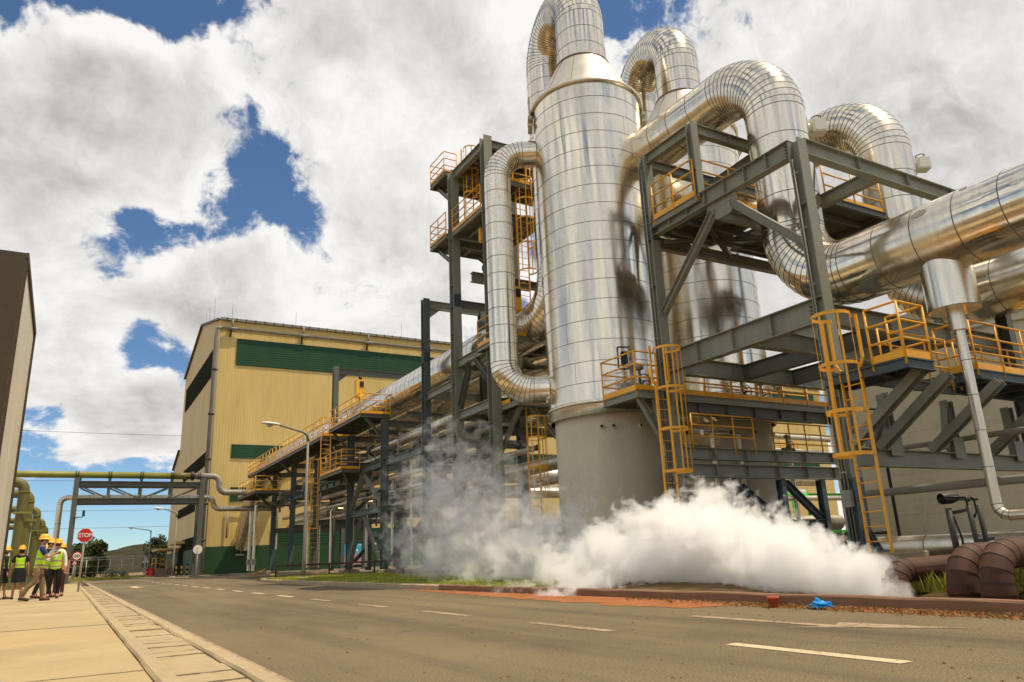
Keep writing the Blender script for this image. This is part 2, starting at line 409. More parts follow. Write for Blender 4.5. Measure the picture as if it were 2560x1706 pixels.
# kerbs
def kerb(name, pts, w, z0, z1, mat, side=1):
    """kerb along a polyline, width w to the right (side=1) of travel, chipped a little along its length"""
    mb = MB(); P = []
    for a, b in zip(pts, pts[1:]):
        L = sqrt((b[0]-a[0])**2+(b[1]-a[1])**2); n = max(1, int(L/.5))
        P += [(a[0]+(b[0]-a[0])*i/n, a[1]+(b[1]-a[1])*i/n) for i in range(n)]
    P.append(pts[-1]); R = []
    for i, p in enumerate(P):
        q = P[min(i+1, len(P)-1)]; o = P[max(i-1, 0)]; d = V3((q[0]-o[0], q[1]-o[1], 0)).normalized(); nrm = V3((d.y, -d.x, 0))*side
        j = random.uniform(-.008, .008); k = random.uniform(-.006, .006)
        a = V3((p[0], p[1], 0)); b = a+nrm*w
        R.append([a+V3((0, 0, z0)), a+V3((j, 0, z1-.02+k)), a+nrm*.02+V3((0, 0, z1+k)), b-nrm*.02+V3((0, 0, z1+k)), b+V3((0, 0, z1-.02)), b+V3((0, 0, z0))])
    vs = [v for r in R for v in r]; fs = []
    for i in range(len(R)-1):
        for k in range(5): fs.append((i*6+k, (i+1)*6+k, (i+1)*6+k+1, i*6+k+1) if side < 0 else (i*6+k, i*6+k+1, (i+1)*6+k+1, (i+1)*6+k))
    fs += [(0, 1, 2, 3, 4, 5), tuple((len(R)-1)*6+k for k in (5, 4, 3, 2, 1, 0))]
    mb.add(vs, fs); return struct(mb.build(name, mat))
kerb('drain_kerb', [(1.24, -10), (1.22, 64)], .16, -.02, .085, M['kerb'])
kerb('pavement_kerb', [(.62, -10), (.60, 60)], .15, -.02, .125, M['kerb'])
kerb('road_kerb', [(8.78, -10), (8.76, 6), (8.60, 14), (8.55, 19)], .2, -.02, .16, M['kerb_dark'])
kerb('road_kerb', [(8.55, 19.03), (8.52, 22), (8.45, 32), (8.48, 38), (8.75, 42), (9.6, 44.6), (11, 46), (24, 47)], .2, -.02, .15, M['kerb'])
kerb('road_kerb', [(60, 62), (12.4, 62), (9.4, 66), (8.2, 70), (7.2, 75), (6.7, 86), (6.3, 98)], .18, -.02, .14, M['kerb'], -1)
# pavement on the left: concrete bays with open joints
mb = MB(); y = -10.0
while y < 66:
    w = random.choice((2.6, 3.0, 3.2)); mb.box(-7, .585, y+.012, y+w-.012, -.05, .12+random.uniform(-.004, .004)); y += w
struct(mb.build('pavement', M['pavement']))
mb = MB(); mb.box(-40, -7.02, -10, 66, -.05, .09); struct(mb.build('yard', M['yard']))
mb = MB(); mb.box(.75, 1.22, -10, 64, -.05, -.02); struct(mb.build('drain_channel', M['dark']))
# drain cover slabs: each one a loose concrete slab
y = 4.6; k = 0
while y < 52 and k < 110:
    w = random.uniform(.36, .60); mb = MB(); j = lambda s=.012: random.uniform(-s, s)
    z = .068+j(.009)
    x0, x1 = .785+j(.01), 1.215+j(.008); ya, yb = y+.018+j(.014), y+w-.018+j(.014)
    nseg = 6; tops = []
    e0 = [(x0+(x1-x0)*i/nseg, ya+j(.012), z+j(.003)) for i in range(nseg+1)]
    e1 = [(x0+(x1-x0)*i/nseg, yb+j(.012), z+j(.003)) for i in range(nseg+1)]
    vs = e0+e1+[(a, b, -.015) for a, b, c in e0]+[(a, b, -.015) for a, b, c in e1]; n = nseg+1; fs = []
    for i in range(nseg):
        fs += [(i, i+1, n+i+1, n+i), (2*n+i, 2*n+i+1, i+1, i), (n+i, n+i+1, 3*n+i+1, 3*n+i)]
    fs += [(0, n, 3*n, 2*n), (n-1, 3*n-1, 4*n-1, 2*n-1)]
    mb.add(vs, fs); o = mb.build('drain_cover', M['slab'])
    tag(o, 'worn concrete cover slab lying over the drain beside the pavement', 'drain cover', 'drain cover slabs along the road edge'); y += w; k += 1
# pale worn strip along the drain kerb
mb = MB(); mb.box(1.39, 1.56, -10, 62, -.01, .004); struct(mb.build('road_edge_line', M['mark_pale']))
# painted markings
def quadmark(name, pts, mat='mark', z=.004):
    mb = MB(); mb.add([(x, y, z) for x, y in pts], [tuple(range(len(pts)))]); return struct(mb.build(name, M[mat]))
y = -4.0
for k in range(22):
    y0 = -3.36+3.48*k
    w = .075
    if y0 < 78: quadmark('road_marking', [(5.24-w, y0), (5.24+w, y0), (5.24+w, y0+1.7), (5.24-w, y0+1.7)], 'mark' if k in (2, ) or k > 6 else 'mark_pale')
quadmark('road_marking', [(8.28, 22), (8.38, 22), (8.3, 40), (8.2, 40)], 'mark_pale')
quadmark('road_marking', [(9.4, 63.4), (13, 61.1), (13, 61.25), (9.5, 63.55)])
quadmark('road_marking', [(1.9, 47.6), (5.0, 47.6), (5.0, 47.9), (1.9, 47.9)])           # stop line
# arrow on the far side of the stop line and the big lane arrow on the near right
quadmark('road_marking', [(3.05, 43.0), (3.55, 44.8), (3.32, 44.8), (3.32, 47.3), (3.0, 47.3), (3.0, 44.8), (2.75, 44.8)])
quadmark('road_marking', [(6.9, 7.7), (7.06, 7.7), (7.06, 5.6), (7.32, 5.75), (7.5, 4.4), (6.98, 5.25), (6.56, 5.85), (6.9, 5.62)], 'mark_pale')

# raised planted strip on the right, soil and lawn
def terrain(name, x0, x1, y0, y1, zf, mat, nx, ny):
    mb = MB(); mb.v = [(x0+(x1-x0)*i/nx, y0+(y1-y0)*j/ny, 0) for j in range(ny+1) for i in range(nx+1)]
    mb.v = [(x, y, zf(x, y)) for x, y, z in mb.v]
    for j in range(ny):
        for i in range(nx):
            a = j*(nx+1)+i; mb.f.append((a, a+1, a+nx+2, a+nx+1)); mb.m.append(0); mb.s.append(True)
    return struct(mb.build(name, mat))
def lawn_z(x, y):
    e = min(1, max(0, (x-8.9)/1.2)); a = .10+.10*e+.02*sin(x*2.1)*sin(y*1.3); k = min(1, max(0, (y-8)/2)); b = .02+.14*min(1, max(0, (x-10.5)/1.2))+.012*sin(x*3)*sin(y*2); return b+(a-b)*k
terrain('lawn_bed', 8.75, 13.4, 14.5, 41.5, lawn_z, M['lawn_soil'], 12, 60)
terrain('planting_bed', 8.75, 13.4, -10, 14.5, lawn_z, M['bed'], 16, 80)
mb = MB(); mb.box(13.42, 60, -10, 45.6, -.05, .2); struct(mb.build('plant_yard', M['yard']))
mb = MB(); mb.box(9.3, 13.4, 41.6, 45.2, -.05, .16); struct(mb.build('lawn_end', M['lawn_soil']))
mb = MB(); mb.box(12.4, 130, 62.2, 83, -.05, .13); mb.box(8.9, 12.38, 72, 130, -.05, .13); struct(mb.build('hall_apron', M['yard']))
# red earth washed over the road edge
mb = MB()
L = []; R = []
for i in range(70):
    y = 3.5+i*.29; t = i/69
    w = (.9*min(1, max(0, (y-6.2)/2))*(1 if y < 12 else max(0, (23-y)/11))+.12)*(.85+.3*random.random())
    if y < 8.6: w = .14+.12*random.random()
    L.append((8.72-w, y, .0045)); R.append((8.8, y, .03+.02*random.random()))
mb.add(L+R, [(i, i+70, i+71, i+1) for i in range(69)]); struct(mb.build('red_soil', M['redsoil']), 'stuff')

mb = MB()      # loose clods of red earth
for i in range(420):
    y = 5+15*random.random(); x = 8.72-abs(random.gauss(0, .28 if y > 8.5 else .12)); r = random.uniform(.006, .022)
    mb.hexa([(x-r, y-r, .002), (x+r*1.2, y-r, .002), (x+r, y+r*1.2, .002), (x-r, y+r, .002), (x-r*.6, y-r*.5, r), (x+r*.7, y-r*.6, r*1.2), (x+r*.5, y+r*.7, r*.9), (x-r*.5, y+r*.5, r)])
struct(mb.build('soil_clods', M['redsoil']), 'stuff')
# grass: one object per patch, blades as single bent triangles
def blades(name, spots, h0, h1, w, mat, flat=.35):
    mb = MB()
    for x, y, z in spots:
        a = random.uniform(0, 2*pi); h = random.uniform(h0, h1); l = random.uniform(0, flat)*h; b = random.uniform(0, 2*pi)
        dx, dy = cos(a)*w, sin(a)*w; tx, ty = cos(b)*l, sin(b)*l
        mb.add([(x-dx, y-dy, z-.01), (x+dx, y+dy, z-.01), (x+dx*.6+tx*.4, y+dy*.6+ty*.4, z+h*.6), (x+tx, y+ty, z+h)], [(0, 1, 2), (0, 2, 3)])
    o = mb.build(name, mat); return struct(o, 'stuff')
sp = []
for i in range(30000):
    y = 14+27.3*random.random()**1.1; x = random.uniform(9.0, 13.3)
    if random.random() < .25+.75*(sin(x*1.9+y*.7)*sin(y*.45+1)*.5+.5): sp.append((x, y, lawn_z(x, y)))
blades('lawn_grass', sp, .02, .055, .014, M['grass'], .9)
sp = [(random.uniform(10.55, 13.3), random.uniform(2.5, 8.4), .10) for i in range(9000)]
blades('tall_grass', [(x, y, z) for x, y, z in sp if sin(x*3+y*2)+sin(y*5-x) > -.9], .10, .32, .008, M['grass_tall'], .6)
sp = []
for i in range(3600):
    y = 1.5+9.5*random.random(); x = 8.74-abs(random.gauss(0, .17)); sp.append((x, y, .015))
blades('dry_grass', sp, .015, .05, .006, M['straw'], 3.2)
sp = [(random.uniform(-4, 8.5), random.uniform(96, 112), -.02) for i in range(9000)]
blades('verge_grass', sp, .08, .3, .03, M['grass'])

# small grit and leaves scattered on the road
mb = MB()
for i in range(420):
    x, y = random.uniform(1.7, 8.6), 2.5+26*random.random()**1.5; r = random.uniform(.004, .013)
    mb.hexa([(x-r, y-r, .001), (x+r*1.2, y-r, .001), (x+r, y+r, .001), (x-r, y+r*1.3, .001), (x-r*.5, y-r*.6, r), (x+r*.6, y-r*.5, r*1.1), (x+r*.5, y+r*.5, r), (x-r*.5, y+r*.6, r*.8)])
struct(mb.build('road_grit', M['earth']), 'stuff')

# ------------------------------------------------------------------ hill, trees, fence behind
def hill_z(x, y):
    az = atan2(x, y); e = math.degrees(az)
    pts = [(-8, .3), (-2, .55), (-.1, .74), (.9, .83), (1.9, 1.2), (3.2, 1.45), (4.5, 1.52), (5.5, 1.64), (9, 2.1), (14, 2.3), (22, 1.7), (40, .9)]
    v = .3
    for (a, b), (c, d) in zip(pts, pts[1:]):
        if a <= e <= c: v = b+(d-b)*(e-a)/(c-a)
    r = sqrt(x*x+y*y); t = max(0, 1-abs(r-620)/330); t = t*t*(3-2*t)
    return -1+t*(620*math.tan(radians(v))+1.9)+t*1.3*sin(x*.11)*sin(y*.05)
terrain('hill', -160, 520, 280, 960, hill_z, M['hill'], 110, 60)
def leafy(mb, c, rad, n, size, zsq=1):
    for i in range(n):
        while True:
            p = V3((random.uniform(-1, 1), random.uniform(-1, 1), random.uniform(-1, 1)))
            if .25 < p.length < 1: break
        q = V3((c[0]+p.x*rad, c[1]+p.y*rad, c[2]+p.z*rad*zsq)); s = size*random.uniform(.5, 1.2)
        a = V3((random.gauss(0, 1), random.gauss(0, 1), random.gauss(0, 1))).normalized(); b = a.orthogonal().normalized()
        mb.add([q-a*s, q+b*s*.5, q+a*s, q-b*s*.5], [(0, 1, 2, 3)])
def tree(name, label, x, y, h, w, mat, clumps=14, n=130, size=.28, group=None):
    t = thing(name, label, 'tree', (x, y, 0), group)
    tr = MB(); tr.tube([(x, y, -.1), (x+.1, y, h*.3), (x-.05, y+.1, h*.75)], [h*.035, h*.026, h*.008], 8)
    for k in range(6):
        a = k*1.05; tr.tube([(x, y, h*(.25+.07*k)), (x+cos(a)*w*.35, y+sin(a)*w*.35, h*(.42+.08*k))], [h*.013, h*.004], 5)
    tr.build('trunk', M['bark'], t); cr = MB()
    for k in range(clumps):
        a = random.uniform(0, 2*pi); z = random.uniform(.22, .95); r = w*.5*sqrt(max(.05, 1-((z-.5)/.55)**2))*random.uniform(.25, .8)
        leafy(cr, (x+cos(a)*r, y+sin(a)*r, h*z), w*random.uniform(.14, .26), n, size)
    cr.build('crown', mat, t); return t
def tspot(px, Y): return at(px, 1420, Y=Y).x
for px, Y, h, w, mk, lb in ((205, 118, 4.6, 4.2, 'leaf_dark', 'dark rounded bush behind the stop sign post'),
                            (236, 114, 4.4, 4.6, 'leaf', 'bright green bushy tree right of the stop sign post'),
                            (183, 126, 4.2, 4.4, 'leaf', 'small green tree behind the thirty speed sign'),
                            (404, 128, 5.6, 5.0, 'leaf_dark', 'dark tree beside the hall gable behind the yellow stair'),
                            (166, 140, 4.6, 5, 'leaf_dark', 'dark bushy tree behind the left foot of the pipe gantry')):
    tree('bushy_tree', lb, tspot(px, Y), Y, h, w, M[mk])
for px, Y, h in ((268, 120, 1.2), (286, 118, .9), (312, 124, .8)):
    mb = MB(); x = tspot(px, Y); leafy(mb, (x, Y, h*.5), h*.8, 160, .16, .7)
    tag(mb.build('shrub', M['leaf_dark']), {268: 'low dark shrub at the left end of the open fence line', 286: 'tiny dark shrub by the fence between two posts', 312: 'smallest low shrub further along the wire fence'}[px], 'shrub', 'shrubs along the fence')
ft = thing('wire_fence', 'wire mesh boundary fence with metal posts in front of the dry hillside', 'fence', (3, 108, 0))
for i in range(17):
    x = -4.5+i*1.25*1.02; mb = MB(); mb.tube([(x, 108, -.05), (x, 108, 2.3)], .035, 6); mb.tube([(x, 108, 2.3), (x-.12, 108, 2.62)], .03, 6); mb.build('post', M['sign_back'], ft)
mb = MB()
for z in (.15, .8, 1.5, 2.25, 2.45, 2.6): mb.tube([(-6, 108, z), (16, 108, z)], .012 if z < 2 else .02, 4)
for i in range(110): mb.tube([(-6+i*.2, 108, .1), (-6+i*.2, 108, 2.25)], .004, 3)
mb.build('mesh_wire', M['sign_back'], ft)
for i, z in enumerate((7.4, 5.1, 3.6, 2.7)):
    mb = MB(); mb.tube([(-60+t*6, 150+i*12, z*3.1+3*((t-14)/14)**2+t*.12) for t in range(29)], .03, 4)
    tag(mb.build('power_cable', M['dark']), ['topmost thin overhead power cable crossing the sky under the gantry', 'second overhead power cable below the topmost one', 'third overhead power cable above the hill', 'lowest overhead power cable just over the hill crest'][i], 'cable', 'overhead power cables')

# ------------------------------------------------------------------ turbine hall
YB, XG, XE, ZE = 82.5, 11.7, 109.0, 26.75
hall = thing('turbine_hall', 'tall yellow sheet-metal turbine hall with dark green louvre bands', 'building', (XG, YB, 0))
mb = MB()     # long wall, gable
mb.add([(XG, YB, 2.8), (XE, YB, 2.8), (XE, YB, ZE), (XG, YB, ZE)], [(0, 1, 2, 3)]); mb.build('long_wall', M['hall'], hall)
mb = MB()
prof = [(YB, 2.8), (YB, ZE), (97, 30.2), (111.5, 26.4), (111.5, 16.4), (117.3, 14.3), (117.3, 2.8)]
mb.add([(XG, y, z) for y, z in prof], [tuple(reversed(range(7)))])
mb.build('gable_wall', M['hall_side'], hall)
mb = MB(); mb.add([(XE, y, z) for y, z in prof], [tuple(range(7))]); mb.build('gable_wall', M['hall_side'], hall)
mb = MB()
for (y0, z0), (y1, z1) in zip(prof[1:5], prof[2:6]):
    if abs(y1-y0) < .1: mb.add([(XG, y0, z0), (XE, y0, z0), (XE, y1, z1), (XG, y1, z1)], [(0, 1, 2, 3)])
    else:
        for dz, fl in ((.06, 0), (-.02, 1)): mb.add([(XG-.25, y0, z0+dz), (XE+.25, y0, z0+dz), (XE+.25, y1, z1+dz), (XG-.25, y1, z1+dz)], [(0, 1, 2, 3)])
        mb.bar((XG-.26, y0, z0+.02), (XG-.26, y1, z1+.02), .03, .22)
mb.build('roof', M['steel_far'], hall)
mb = MB(); mb.box(XG-.05, XE, YB-.32, YB-.02, ZE-.12, ZE+.14)
x = XG+.6
while x < XE: mb.box(x-.05, x+.05, YB-.36, YB-.325, ZE-.16, ZE+.16, 1); x += 1.0
mb.build('roof_gutter', [M['gutter'], M['dark']], hall)
mb = MB(); mb.box(XG+.01, XE, YB-.06, YB-.005, .0, 2.8); mb.build('base_panel', M['green_wall'], hall)
mb = MB(); mb.box(XG-.06, XG-.005, YB, 117.3, .0, 2.78); mb.build('base_panel', M['green_wall'], hall)
for x0, x1, z0, z1 in ((13.5, 64, 21.75, 24.7), (13.6, 24, 11.7, 13.15), (13.75, 17.6, 7.25, 8.7), (18, 60, 2.85, 4.3), (66, 107, 21.75, 24.7), (30, 60, 11.7, 13.15), (70, 106, 11.7, 13.1)):
    mb = MB(); mb.box(x0, x1, YB-.10, YB-.004, z0, z1); mb.build('louvre_band', M['green_sheet'], hall)
for y0, y1, z0, z1 in ((86, 108.8, 21.2, 24.25), (85.4, 104.6, 11.35, 12.8), (92.2, 107.6, 6.95, 8.0), (84, 101, 2.8, 4.1)):
    mb = MB(); mb.box(XG-.10, XG-.004, y0, y1, z0, z1); mb.build('louvre_band', M['brown_sheet'], hall)
mb = MB(); mb.tube([(XG+.15, YB-.38, 25.7), (XE, YB-.38, 25.7)], .14, 8)
x = XG+1.2
while x < XE:
    mb.tube([(x, YB-.3, ZE), (x, YB-.38, 25.7)], .10, 8); mb.tube([(x-.55, YB-.38, 25.7), (x+.55, YB-.38, 25.7)], .19, 8); mb.tube([(x-.12, YB-.3, 25.6), (x-.18, YB-.2, 24.8)], .12, 6, 1); x += 7.7  # dark stub below each tee stands in for its shadow on the wall
mb.build('drain_pipe_and_shadows', [M['gutter'], M['dark']], hall)
mb = MB(); dx, dy = XG-.42, YB-.3
mb.tube([(dx+.6, dy, 25.7), (dx, dy, 25.62), (dx, dy, 24.5), (dx, dy, .2)], .19, 10)
for z in (21, 16.2, 11.5, 7, 3.4): mb.tube([(dx, dy, z-.12), (dx, dy, z+.12)], .26, 10, 1); mb.box(dx-.05, XG, dy-.04, dy+.3, z-.06, z+.06, 1)
mb.tube([(dx+.36, dy, 25), (dx+.36, dy, .2)], .045, 6)
mb.build('downpipe', [M['gutter'], M['dark']], hall)
for x in (13, 20, 33, 48, 64, 80, 96): mb = MB(); mb.tube([(x, YB+1, ZE+.2), (x, YB+1, ZE+2.2)], .015, 5); mb.build('lightning_rod', M['dark'], hall)
for y in (90, 94, 97): mb = MB(); mb.tube([(XG+.3, y, ZE+2), (XG+.3, y, ZE+5.0)], .015, 5); mb.build('lightning_rod', M['dark'], hall)
mb = MB(); mb.box(XG-2.4, XG-.02, 104.5, 112, 3.05, 3.3); mb.box(XG-1.3, XG-.02, 98, 104.4, 3.6, 3.9); mb.build('canopy', M['hall_side'], hall)
mb = MB(); mb.box(XG-.12, XG-.02, 99, 103.6, .1, 3.2); mb.build('door', M['brown_sheet'], hall)
mb = MB()   # wall pipework near the corner
mb.tube([(14, YB-.25, 6.4), (15.1, YB-.25, 6.4), (15.1, YB-.25, 2.0)], .07, 6); mb.tube([(13.6, YB-.25, 6.5), (13.6, YB-.25, 3.6)], .09, 6); mb.tube([(14.6, YB-.25, 1.9), (15.4, YB-.25, 1.9)], .12, 6)
mb.build('wall_pipe', M['greypipe'], hall)
# poster on the hall wall
pt = thing('wall_poster', 'large blue and pink poster fixed on the dark green hall wall', 'poster', (27.2, YB-.1, .45))
mb = MB(); mb.box(25.6, 28.8, YB-.14, YB-.07, .45, 2.65); mb.build('board', M['mural_blue'], pt)
mb = MB(); mb.add([(25.62, YB-.146, .47), (28.78, YB-.146, .47), (28.78, YB-.146, 1.55), (27.9, YB-.146, 1.85), (26.8, YB-.146, 1.45), (25.62, YB-.146, 1.42)], [(0, 1, 2, 3, 4, 5)]); mb.build('lower_picture', M['mural_pink'], pt)
mb = MB(); mb.box(27.5, 28.6, YB-.15, YB-.141, 2.45, 2.53); mb.add([(27.2, YB-.147, 1.9), (27.5, YB-.147, 1.8), (27.35, YB-.147, 2.2)], [(0, 1, 2)]); mb.build('caption_strip', M['sign_white'], pt)

# ------------------------------------------------------------------ pipe gantry over the road
GY = 64.3
g = thing('pipe_gantry', 'grey steel truss gantry carrying pipes across the road', 'gantry', (4.2, GY, 0))
def gcol(x, y, z0, z1, mat='steel_far', w=.34):
    mb = MB(); mb.ibeam((x, y, z0), (x, y, z1), w, w, (0, 1, 0), .03, .025); mb.box(x-.3, x+.3, y-.3, y+.3, z0-.14, z0); mb.build('column', M[mat], g)
for x in (-.1, 8.55):
    gcol(x, GY-.3, .25, 7.6); gcol(x+.02, GY+1.3, .25, 7.4)
for y in (GY-.3, GY+1.3):
    for z in (7.15, 5.88): mb = MB(); mb.ibeam((.05, y, z), (8.4, y, z), .34, .26); mb.build('chord', M['steel_far'], g)
    for x in (2.05, 4.2, 6.35): mb = MB(); mb.ibeam((x, y, 6.05), (x, y, 7.0), .16, .16, (0, 1, 0)); mb.build('post', M['steel_far'], g)
    for a, b in (((.2, 6.95), (1.95, 6.1)), ((2.15, 6.95), (4.05, 6.1)), ((6.2, 6.95), (4.35, 6.1)), ((8.3, 6.95), (6.45, 6.1))):
        mb = MB(); mb.bar((a[0], y, a[1]), (b[0], y, b[1]), .1, .1); mb.build('brace', M['steel_far'], g)
for x in (.1, 2.05, 4.2, 6.35, 8.4):
    mb = MB(); mb.ibeam((x, GY-.2, 5.88), (x, GY+1.2, 5.88), .2, .15); mb.build('cross_beam', M['steel_far'], g)
    if x < 8: mb = MB(); mb.box(x-.1, x+.1, GY-.15, GY+.15, 7.32, 7.62); mb.build('pipe_shoe', M['steel_far'], g)
gp = thing('green_pipe', 'long olive green pipe lying on top of the road gantry', 'pipe', (0, GY, 7.8))
mb = MB(); mb.tube([(-16, GY, 7.82), (6.2, GY, 7.82)], .245, 18); mb.build('pipe_run', M['gpipe'], gp)
mb = MB(); mb.tube([(6.2, GY, 7.82), (7.75, GY, 7.82)], .255, 18); mb.build('taped_length', M['gpipe_dark'], gp)
for x in (-.1, 2.05, 4.2, 6.35, 8.3):
    for d in (-.08, .08): mb = MB(); mb.rev([(.26, -.03), (.30, -.03), (.30, .03), (.26, .03)], (x+d, GY, 7.82), 18, 0, False, False, (1, 0, 0)); mb.build('clamp', M['dark'], gp)
mb = MB()
for x in (7.75, 7.86): mb.rev([(.02, -.045), (.36, -.045), (.36, .045), (.02, .045)], (x, GY, 7.82), 20, 0, False, False, (1, 0, 0))
mb.build('flange', M['dark'], gp)
mb = MB(); mb.tube(route([(7.9, GY, 7.82), (9.85, GY, 7.82), (9.85, GY, 6.55), (16, GY, 6.55)], .55, 1.5, radians(9)), .235, 18); mb.build('grey_bend', M['greypipe'], gp)
sp_ = thing('insulated_pipe', 'slim aluminium clad pipe slung under the gantry chord and dropping at both ends', 'pipe', (4, GY, 6.2))
mb = MB(); clad_pipe(mb, route([(-1.0, GY+.45, .2), (-1.0, GY+.45, 6.2), (9.55, GY+.45, 6.2), (9.55, GY+.45, 5.3), (14.5, GY+.45, 5.3), (14.5, GY+.45, 2)], .5, 1.4, radians(14)), .2, 18, .03); mb.build('jacket', [M['clad_rough'], M['seam']], sp_)
c = thing('security_camera', 'small security camera on a bracket arm at the gantry post', 'camera', (.2, GY-.5, 4.7))
mb = MB(); mb.tube([(-.02, GY-.5, 4.72), (.55, GY-.5, 4.72)], .03, 6); mb.tube([(.05, GY-.5, 4.2), (.05, GY-.5, 4.6), (.3, GY-.5, 4.7)], .02, 5); mb.build('arm', M['dark'], c)
mb = MB(); mb.box(.48, .66, GY-.66, GY-.34, 4.78, 4.92); mb.rev([(.07, 0), (.09, .1), (.06, .3)], (.57, GY-.5, 4.92), 12); mb.build('housing', M['dark'], c)

# ------------------------------------------------------------------ green riser pipes on the left
for k, y in enumerate((50, 57, 71, 86, 98)):
    lb = ['nearest', 'second', 'third', 'fourth', 'farthest'][k]
    t = thing('riser_pipe', f'olive green riser pipe with elbow at the pavement, {lb} of the row', 'pipe', (-2.45, y, .1), 'green riser pipes along the pavement')
    x = -2.56
    mb = MB(); mb.tube(route([(x, y, .1), (x, y, 5.8), (x-9, y, 5.8)], .42, 1.5, radians(22.5)), .27, 20); mb.build('riser', M['gpipe_dark'], t)
    mb = MB(); mb.rev([(.26, -.03), (.31, -.03), (.31, .03), (.26, .03)], (x, y, 5.3), 20, 0, False); mb.build('band', M['gpipe'], t)
    mb = MB(); mb.box(x-.40, x+.50, y-.36, y-.29, 4.1, 4.19); mb.box(x+.42, x+.50, y-.29, y+.30, 4.1, 4.19); mb.box(x-.40, x+.50, y+.30, y+.37, 4.1, 4.19); mb.build('guide_collar', M['gpipe'], t)
    mb = MB(); mb.box(x-.40, x+.40, y-.40, y+.40, .1, .72); mb.build('foot_block', M['gpipe_dark'], t)

# ------------------------------------------------------------------ tall steel cabinet at the left frame edge
cb = thing('steel_cabinet', 'tall brown cabinet with a polished steel side at the left edge of the pavement', 'cabinet', (-1.6, 11, .12))
XC, Y0, Y1 = -.8, 9.85, 12.75
mb = MB(); mb.add([(-3.2, Y0, .12), (XC, Y0, .12), (XC, Y0, 4.5), (-3.2, Y0, 4.5)], [(0, 1, 2, 3)]); mb.add([(-3.2, Y0, 4.5), (XC, Y0, 4.5), (XC, Y1, 4.36), (-3.2, Y1, 4.36)], [(0, 1, 2, 3)])
mb.add([(-3.2, Y1, .12), (XC, Y1, .12), (XC, Y1, 4.36), (-3.2, Y1, 4.36)], [(3, 2, 1, 0)]); mb.add([(-3.2, Y0, .12), (-3.2, Y1, .12), (-3.2, Y1, 4.36), (-3.2, Y0, 4.5)], [(3, 2, 1, 0)]); mb.build('front_panel', M['cab_front'], cb)
mb = MB(); mb.add([(XC, Y0, .12), (XC, Y1, .12), (XC, Y1, 4.36), (XC, Y0, 4.5)], [(0, 1, 2, 3)]); mb.build('side_panel', M['steel_mirror'], cb)
mb = MB(); mb.bar((XC+.012, Y0, 4.47), (XC+.012, Y1, 4.33), .03, .07); mb.bar((XC+.01, Y0+.02, .12), (XC+.01, Y0+.02, 4.45), .04, .03); mb.bar((XC+.01, Y1-.02, .12), (XC+.01, Y1-.02, 4.33), .04, .03)
mb.build('edge_trim', M['cab_front'], cb)

# ------------------------------------------------------------------ signs
def text_mesh(s, size, mat, parent, name, loc, width=None):
    cu = bpy.data.curves.new(name, 'FONT'); cu.body = s; cu.size = size; cu.align_x = 'CENTER'; cu.align_y = 'CENTER'; cu.extrude = .004; cu.offset = size*.018
    o = bpy.data.objects.new(name, cu); COL.objects.link(o); dg = bpy.context.evaluated_depsgraph_get()
    me = bpy.data.meshes.new_from_object(o.evaluated_get(dg)); bpy.data.objects.remove(o); me.name = name
    me.materials.clear(); me.materials.append(mat)
    w = max(v.co.x for v in me.vertices)-min(v.co.x for v in me.vertices)
    sx = width/w if width else 1
    for v in me.vertices: v.co = V3((v.co.x*sx, -v.co.z, v.co.y))
    r = bpy.data.objects.new(name, me); COL.objects.link(r); r.parent = parent; r.location = V3(loc)-parent_loc(parent); return r
def plate(pts, y0, y1, mat, name, parent):
    mb = MB(); n = len(pts); mb.add([(x, y0, z) for x, z in pts]+[(x, y1, z) for x, z in pts], [tuple(range(n)), tuple(reversed(range(n, 2*n)))]+[((i+1) % n, i, i+n, (i+1) % n+n) for i in range(n)])
    return mb.build(name, mat, parent)
def ngon(cx, cz, r, n, ph=0, sx=1): return [(cx+sx*r*cos(ph+2*pi*i/n), cz+r*sin(ph+2*pi*i/n)) for i in range(n)]
SX, SY = .46, 36.0
st = thing('stop_sign', 'red octagonal STOP sign on a leaning pale post at the pavement edge', 'sign', (SX, SY, .1))
mb = MB(); mb.tube([(SX-.03, SY+.05, .05), (SX, SY+.05, 2.5)], .038, 10); mb.build('post', M['signpole'], st)
plate(ngon(SX, 2.31, .30, 8, pi/8), SY-.012, SY+.012, M['sign_white'], 'border', st)
pl = plate(ngon(SX, 2.31, .278, 8, pi/8), SY-.018, SY-.0125, M['sign_red'], 'face', st)
text_mesh('STOP', .22, M['sign_white'], pl, 'lettering', (SX, SY-.024, 2.31), .46)
sx, sy = .44, 62.5
st = thing('speed_sign', 'round 30 speed limit sign with red ring above a warning triangle', 'sign', (sx, sy, .1))
mb = MB(); mb.tube([(sx-.02, sy+.05, .05), (sx, sy+.05, 2.25)], .03, 8); mb.tube([(sx-.17, sy+.05, .05), (sx-.12, sy+.05, 1.7)], .025, 8); mb.box(sx-.4, sx+.25, sy-.3, sy+.3, .1, .16); mb.build('post', M['signpole'], st)
plate(ngon(sx, 1.98, .30, 28), sy-.012, sy+.012, M['sign_red'], 'ring', st)
pl = plate(ngon(sx, 1.98, .235, 28), sy-.02, sy-.0125, M['sign_white'], 'face', st)
text_mesh('30', .28, M['black'], pl, 'lettering', (sx, sy-.026, 1.98), .33)
tr = plate(ngon(sx-.09, 1.5, .22, 3, pi/2), sy-.012, sy+.012, M['sign_red'], 'warning_triangle', st)
pl = plate(ngon(sx-.09, 1.5, .145, 3, pi/2), sy-.02, sy-.0125, M['sign_white'], 'triangle_face', st)
mb = MB(); mb.box(sx-.105, sx-.07, sy-.026, sy-.021, 1.46, 1.56); mb.build('symbol', M['black'], pl)
